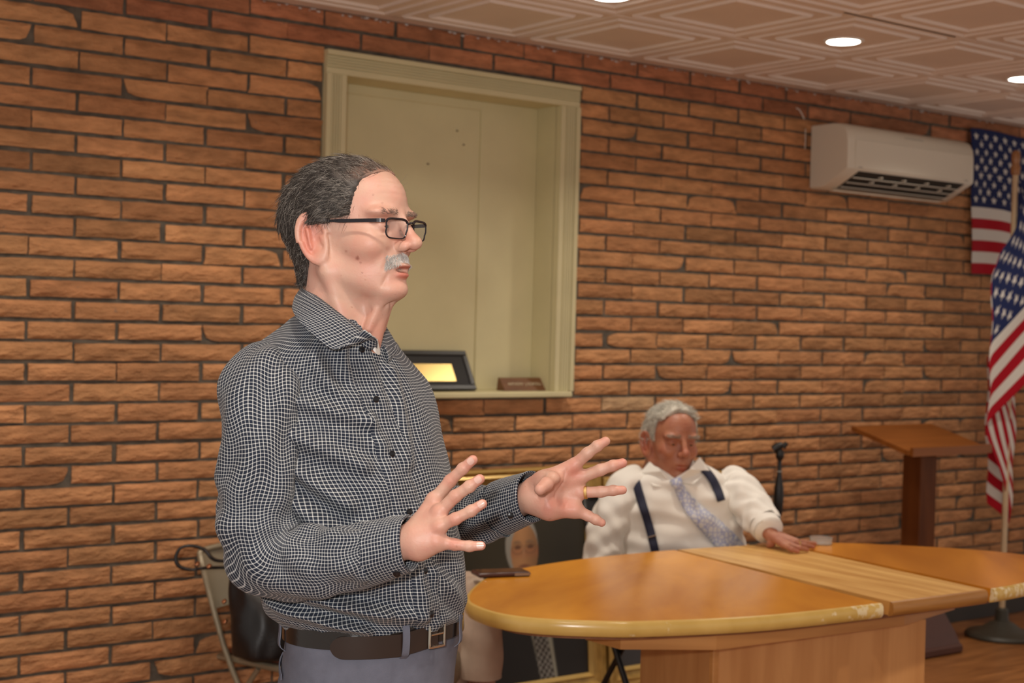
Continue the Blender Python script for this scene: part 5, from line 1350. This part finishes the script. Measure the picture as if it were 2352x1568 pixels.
def flow2(p):
    d = np.zeros_like(p); x, y, z = p.T; d[:, 0] = -.5+.2*np.sin(y*60); d[:, 1] = .9*np.sin(x*50+z*40)+np.sign(y)*.3; d[:, 2] = -.5*(z < .08)+.1; return d
Vs2, Fs2, Cs2 = strands(Vr2, Qr2, flow2, 2600, lambda p: np.full(len(p), .024), .0011, hc2, .35, .5, 8)
h2 = Joined(); h2.add(mf(Vr2), Qr2); h2.add(mf(Vs2), Fs2)
k_ = .85+.15*np.sin(Vr2[:, 0]*120+Vr2[:, 1]*140+2*np.sin(Vr2[:, 2]*90))
mesh('hair', np.concatenate(h2.V), h2.F, hair_m, man, True, colors=np.concatenate([np.array([.55, .52, .45])[None]*k_[:, None], Cs2]), label='thick wavy white hair')
ctr = Vm[Qm].mean(1)
for bs in (-1, 1):
    bq = Qm[(ctr[:, 0] > .070) & (ctr[:, 1]*bs > 0) & (abs(abs(ctr[:, 1])-.030) < .021) & (abs(ctr[:, 2]-.040) < .005)]
    V1, F1, C1 = strands(Vm, bq, fb, 90, lambda p: np.full(len(p), .010), .0007, lambda p, rg: np.array([.42, .34, .27])[None]*(.6+.6*rg.random((len(p), 1))), .4, .2, 9)
    mesh('eyebrow', mf(V1), F1, hair_m, man, True, colors=C1)
# his shirt
wh = pmat('white_shirt_cloth', (.84, .82, .77), .85, spec=.2)
def wd_(w_, th): return .004*np.sin(w_*90+4*np.sin(th*1.5)+th)*np.sin(w_*22+th*2)+.005*np.sin(w_*26+3*th)*np.sin(w_*15+2*th+1)+.004*np.sin(w_*60+2.5*np.sin(th*2))+.003*np.sin(th*6+w_*30)
tV, tF, tuv = plain_loft(mrows, 5.42, math.radians(75), 90, 90, wd_)
ms_ = Joined().add(tV, tF, tuv)
a1_ = tubeloft([(1482, 1112, 5.42), (1452, 1120, 5.40), (1425, 1160, 5.38), (1400, 1220, 5.36), (1385, 1280, 5.34), (1400, 1350, 5.30)], [.05, .075, .080, .078, .074, .07], 48, 70, wd_); ms_.add(*a1_)
a2_ = tubeloft([(1655, 1108, 5.47), (1684, 1114, 5.46), (1710, 1142, 5.41), (1735, 1178, 5.35), (1757, 1206, 5.285)], [.045, .070, .074, .068, .058], 48, 70, wd_); ms_.add(*a2_)
mshirt = ms_.build('shirt', wh, man)
cf_ = tubeloft([(1748, 1196, 5.31), (1762, 1213, 5.265), (1765, 1217, 5.255), (1762, 1213, 5.265)], [.058, .055, .053, .045], 40, 20); Joined().add(*cf_).build('cuff', wh, mshirt)
for pts in ([(1492, 1060), (1470, 1085), (1500, 1115), (1545, 1120), (1546, 1100), (1518, 1082)], [(1606, 1050), (1628, 1080), (1590, 1112), (1552, 1108), (1552, 1096), (1582, 1078)]):
    P = [pin(a, b_, 5.305 if i in (2, 3, 4, 5) else 5.37) for i, (a, b_) in enumerate(pts)]
    o = mesh('collar', P, [tuple(range(6))], wh, mshirt, False); md = o.modifiers.new('thickness', 'SOLIDIFY'); md.thickness = .005
c2_ = tubeloft([pin(1550, 1092, 5.42), pin(1550, 1066, 5.42), pin(1550, 1052, 5.43)], [.075, .070, .068], 40, 14); Joined().add(*c2_).build('collar_stand', wh, mshirt)
sus = pmat('navy_elastic', (.012, .016, .045), .7); clipm = bpy.data.materials['polished_steel']
allV = tV
for pts, w_ in (([(1457, 1092), (1470, 1140), (1487, 1195), (1499, 1240), (1512, 1300)], 19), ([(1604, 1066), (1622, 1082), (1638, 1103), (1650, 1128), (1657, 1150)], 18)):
    e_ = strip('suspender', allV, pts, [w_]*5, sus, man, .010)
    q = onto(allV, [(pts[3][0]-10, 1234), (pts[3][0]+8, 1229)], .016) if w_ == 19 else None
    if q: MB().tube(q, .0035, 8).build('adjuster', clipm, e_, True)
tie_m, N, L, b = nmat('pale_blue_tie'); tc = N.new('ShaderNodeTexCoord'); vo = N.new('ShaderNodeTexVoronoi'); vo.inputs['Scale'].default_value = 55; L.new(tc.outputs['Object'], vo.inputs[0])
vo.feature = 'DISTANCE_TO_EDGE'; r = N.new('ShaderNodeValToRGB'); r.color_ramp.elements[0].color = (.30, .35, .60, 1); r.color_ramp.elements[1].color = (.62, .64, .68, 1); r.color_ramp.elements[0].position = .03; r.color_ramp.elements[1].position = .12
L.new(vo.outputs['Distance'], r.inputs[0]); L.new(r.outputs[0], b.inputs['Base Color']); b.inputs['Roughness'].default_value = .5
tie = strip('necktie', tV, [(1556, 1108), (1568, 1135), (1598, 1175), (1640, 1215), (1680, 1255), (1705, 1285)], [20, 26, 38, 48, 50, 50], tie_m, man, .012)
V, F, uv = tubeloft([pin(1551, 1101, 5.295), pin(1556, 1112, 5.285), pin(1562, 1122, 5.285)], [.022, .020, .012], 20, 10, flat=.6); Joined().add(V, F, uv).build('tie_knot', tie_m, tie)
def seated_legs(c, fwd, sh, mat, par, shoe_mat, w_=.095, knee=.46, ft=.42, zs_=.47):
    J = Joined()
    for s_ in (-1, 1):
        hp = c+sh*w_*s_; hp[2] = zs_+.075; kn = hp+fwd*ft+sh*.04*s_; kn[2] = knee+.06; an_ = kn+fwd*.02; an_[2] = .08; 
        mid = kn.copy()+fwd*.02; mid[2] = .30
        Cq = [hp-fwd*.10, hp, (hp+kn)/2, kn-fwd*.01+np.array([0, 0, -.005]), mid, an_]; rr = [.08, .088, .078, .066, .058, .056]; A = []; B = []
        for i in range(6):
            t = Cq[min(i+1, 5)]-Cq[max(i-1, 0)]; t /= np.linalg.norm(t); b_ = np.cross(sh, t); b_ /= np.linalg.norm(b_); A.append(sh*rr[i]); B.append(b_*rr[i])
        J.add(*loft(Cq, A, B, 32, 40, lambda w, th: .003*np.sin(w*40+th*2)))
        f0 = an_.copy(); f0[2] = 0
        so, q_ = surfnet(lambda g: smin(cap(g, f0-fwd*.04+np.array([0, 0, .045]), f0+fwd*.14+np.array([0, 0, .03]), .040, .034), cap(g, f0+np.array([0, 0, .05]), f0+np.array([0, 0, .11]), .044, .042), .03), f0+np.array([-.25, -.25, -.02]), f0+np.array([.25, .25, .16]), .009)
        so[:, 2] = np.maximum(so[:, 2], .002); mesh('shoe', so, q_, shoe_mat, par, True)
    return J.build('trousers', mat, par)
seated_legs(np.array([3.755, 3.98, 0]), np.array([-.14, -.99, 0]), np.array([.99, -.14, 0]), pmat('charcoal_cloth', (.02, .02, .023), .9), man, bpy.data.materials['black_shoe'])
# ---- the half-hidden person in the beige shirt
p3 = empty('person', (2.62, 3.84, 0), 'seated person in beige short-sleeved shirt, mostly hidden behind the standing speaker', 'person')
p3o = pin(985, 1165, 4.62); pf0 = frame((0, 0, 0), math.radians(60), math.radians(-18)); p3f = lambda V: pf0(V)+p3o
Vp, Qp = surfnet(lambda g: head_sdf(g, True, lean=(-.03, 0)), (-.135, -.11, -.21), (.150, .11, .145), .004)
b3 = Joined().add(p3f(Vp), Qp); c3_ = [skin_cols(Vp)]
r3_ = [(1640, 880, 1118, .13), (1560, 885, 1115, .135), (1480, 892, 1112, .13), (1420, 900, 1108, .12), (1370, 908, 1104, .11), (1340, 915, 1096, .10), (1318, 930, 1070, .085), (1300, 950, 1040, .07)]
c_ = plain_loft([(a, b_+12, c2-12, d_*.85) for a, b_, c2, d_ in r3_], 4.62, math.radians(65), 24, 20); b3.add(c_[0], c_[1]); c3_.append(np.ones((len(c_[0]), 3)))
for P_ in ([(1098, 1440, 4.55), (1106, 1560, 4.53), (1100, 1640, 4.46), (1080, 1690, 4.36)], [(900, 1440, 4.70), (890, 1560, 4.68), (930, 1650, 4.56), (975, 1690, 4.42)]):
    q = tubeloft(P_, [.040, .042, .036, .028], 24, 30); b3.add(q[0], q[1]); c3_.append(np.ones((len(q[0]), 3)))
hb3 = b3.build('body', skinmat('pink_skin', (.58, .31, .22), (.5, .24, .17), .3), p3, colors=np.concatenate(c3_))
Vq, Qq = surfnet(lambda g: hair_sdf(g, reg2, lambda x, y, z: .010+0*x), (-.15, -.12, -.11), (.13, .12, .17), .004)
mesh('hair', p3f(Vq), Qq, hair_m, p3, True, colors=np.ones((len(Vq), 3))*np.array([.25, .23, .2]))
bg = pmat('beige_cloth', (.60, .475, .38), .9, noise=.05, scale=30, spec=.2)
J3 = Joined().add(*plain_loft(r3_, 4.62, math.radians(65), 60, 50, wd_))
J3.add(*tubeloft([(1050, 1338, 4.60), (1082, 1356, 4.57), (1094, 1400, 4.55), (1102, 1460, 4.54), (1104, 1520, 4.53), (1104, 1552, 4.53)], [.035, .055, .064, .067, .068, .070], 40, 60, lambda w_, th: .004*np.sin(w_*26+3*th)+.003*np.sin(w_*50+1+2*th)))
J3.add(*tubeloft([(940, 1338, 4.66), (915, 1356, 4.68), (905, 1400, 4.69), (900, 1460, 4.70), (898, 1540, 4.70)], [.035, .055, .064, .067, .068], 40, 60))
J3.add(*tubeloft([pin(995, 1312, 4.62), pin(997, 1292, 4.62)], [.072, .066], 30, 8))
J3.build('shirt', bg, p3)
seated_legs(np.array([2.60, 3.88, 0]), np.array([-.81, -.576, 0]), np.array([.576, -.81, 0]), pmat('khaki_cloth', (.30, .25, .18), .9), p3, bpy.data.materials['black_shoe'], zs_=.41, knee=.40)
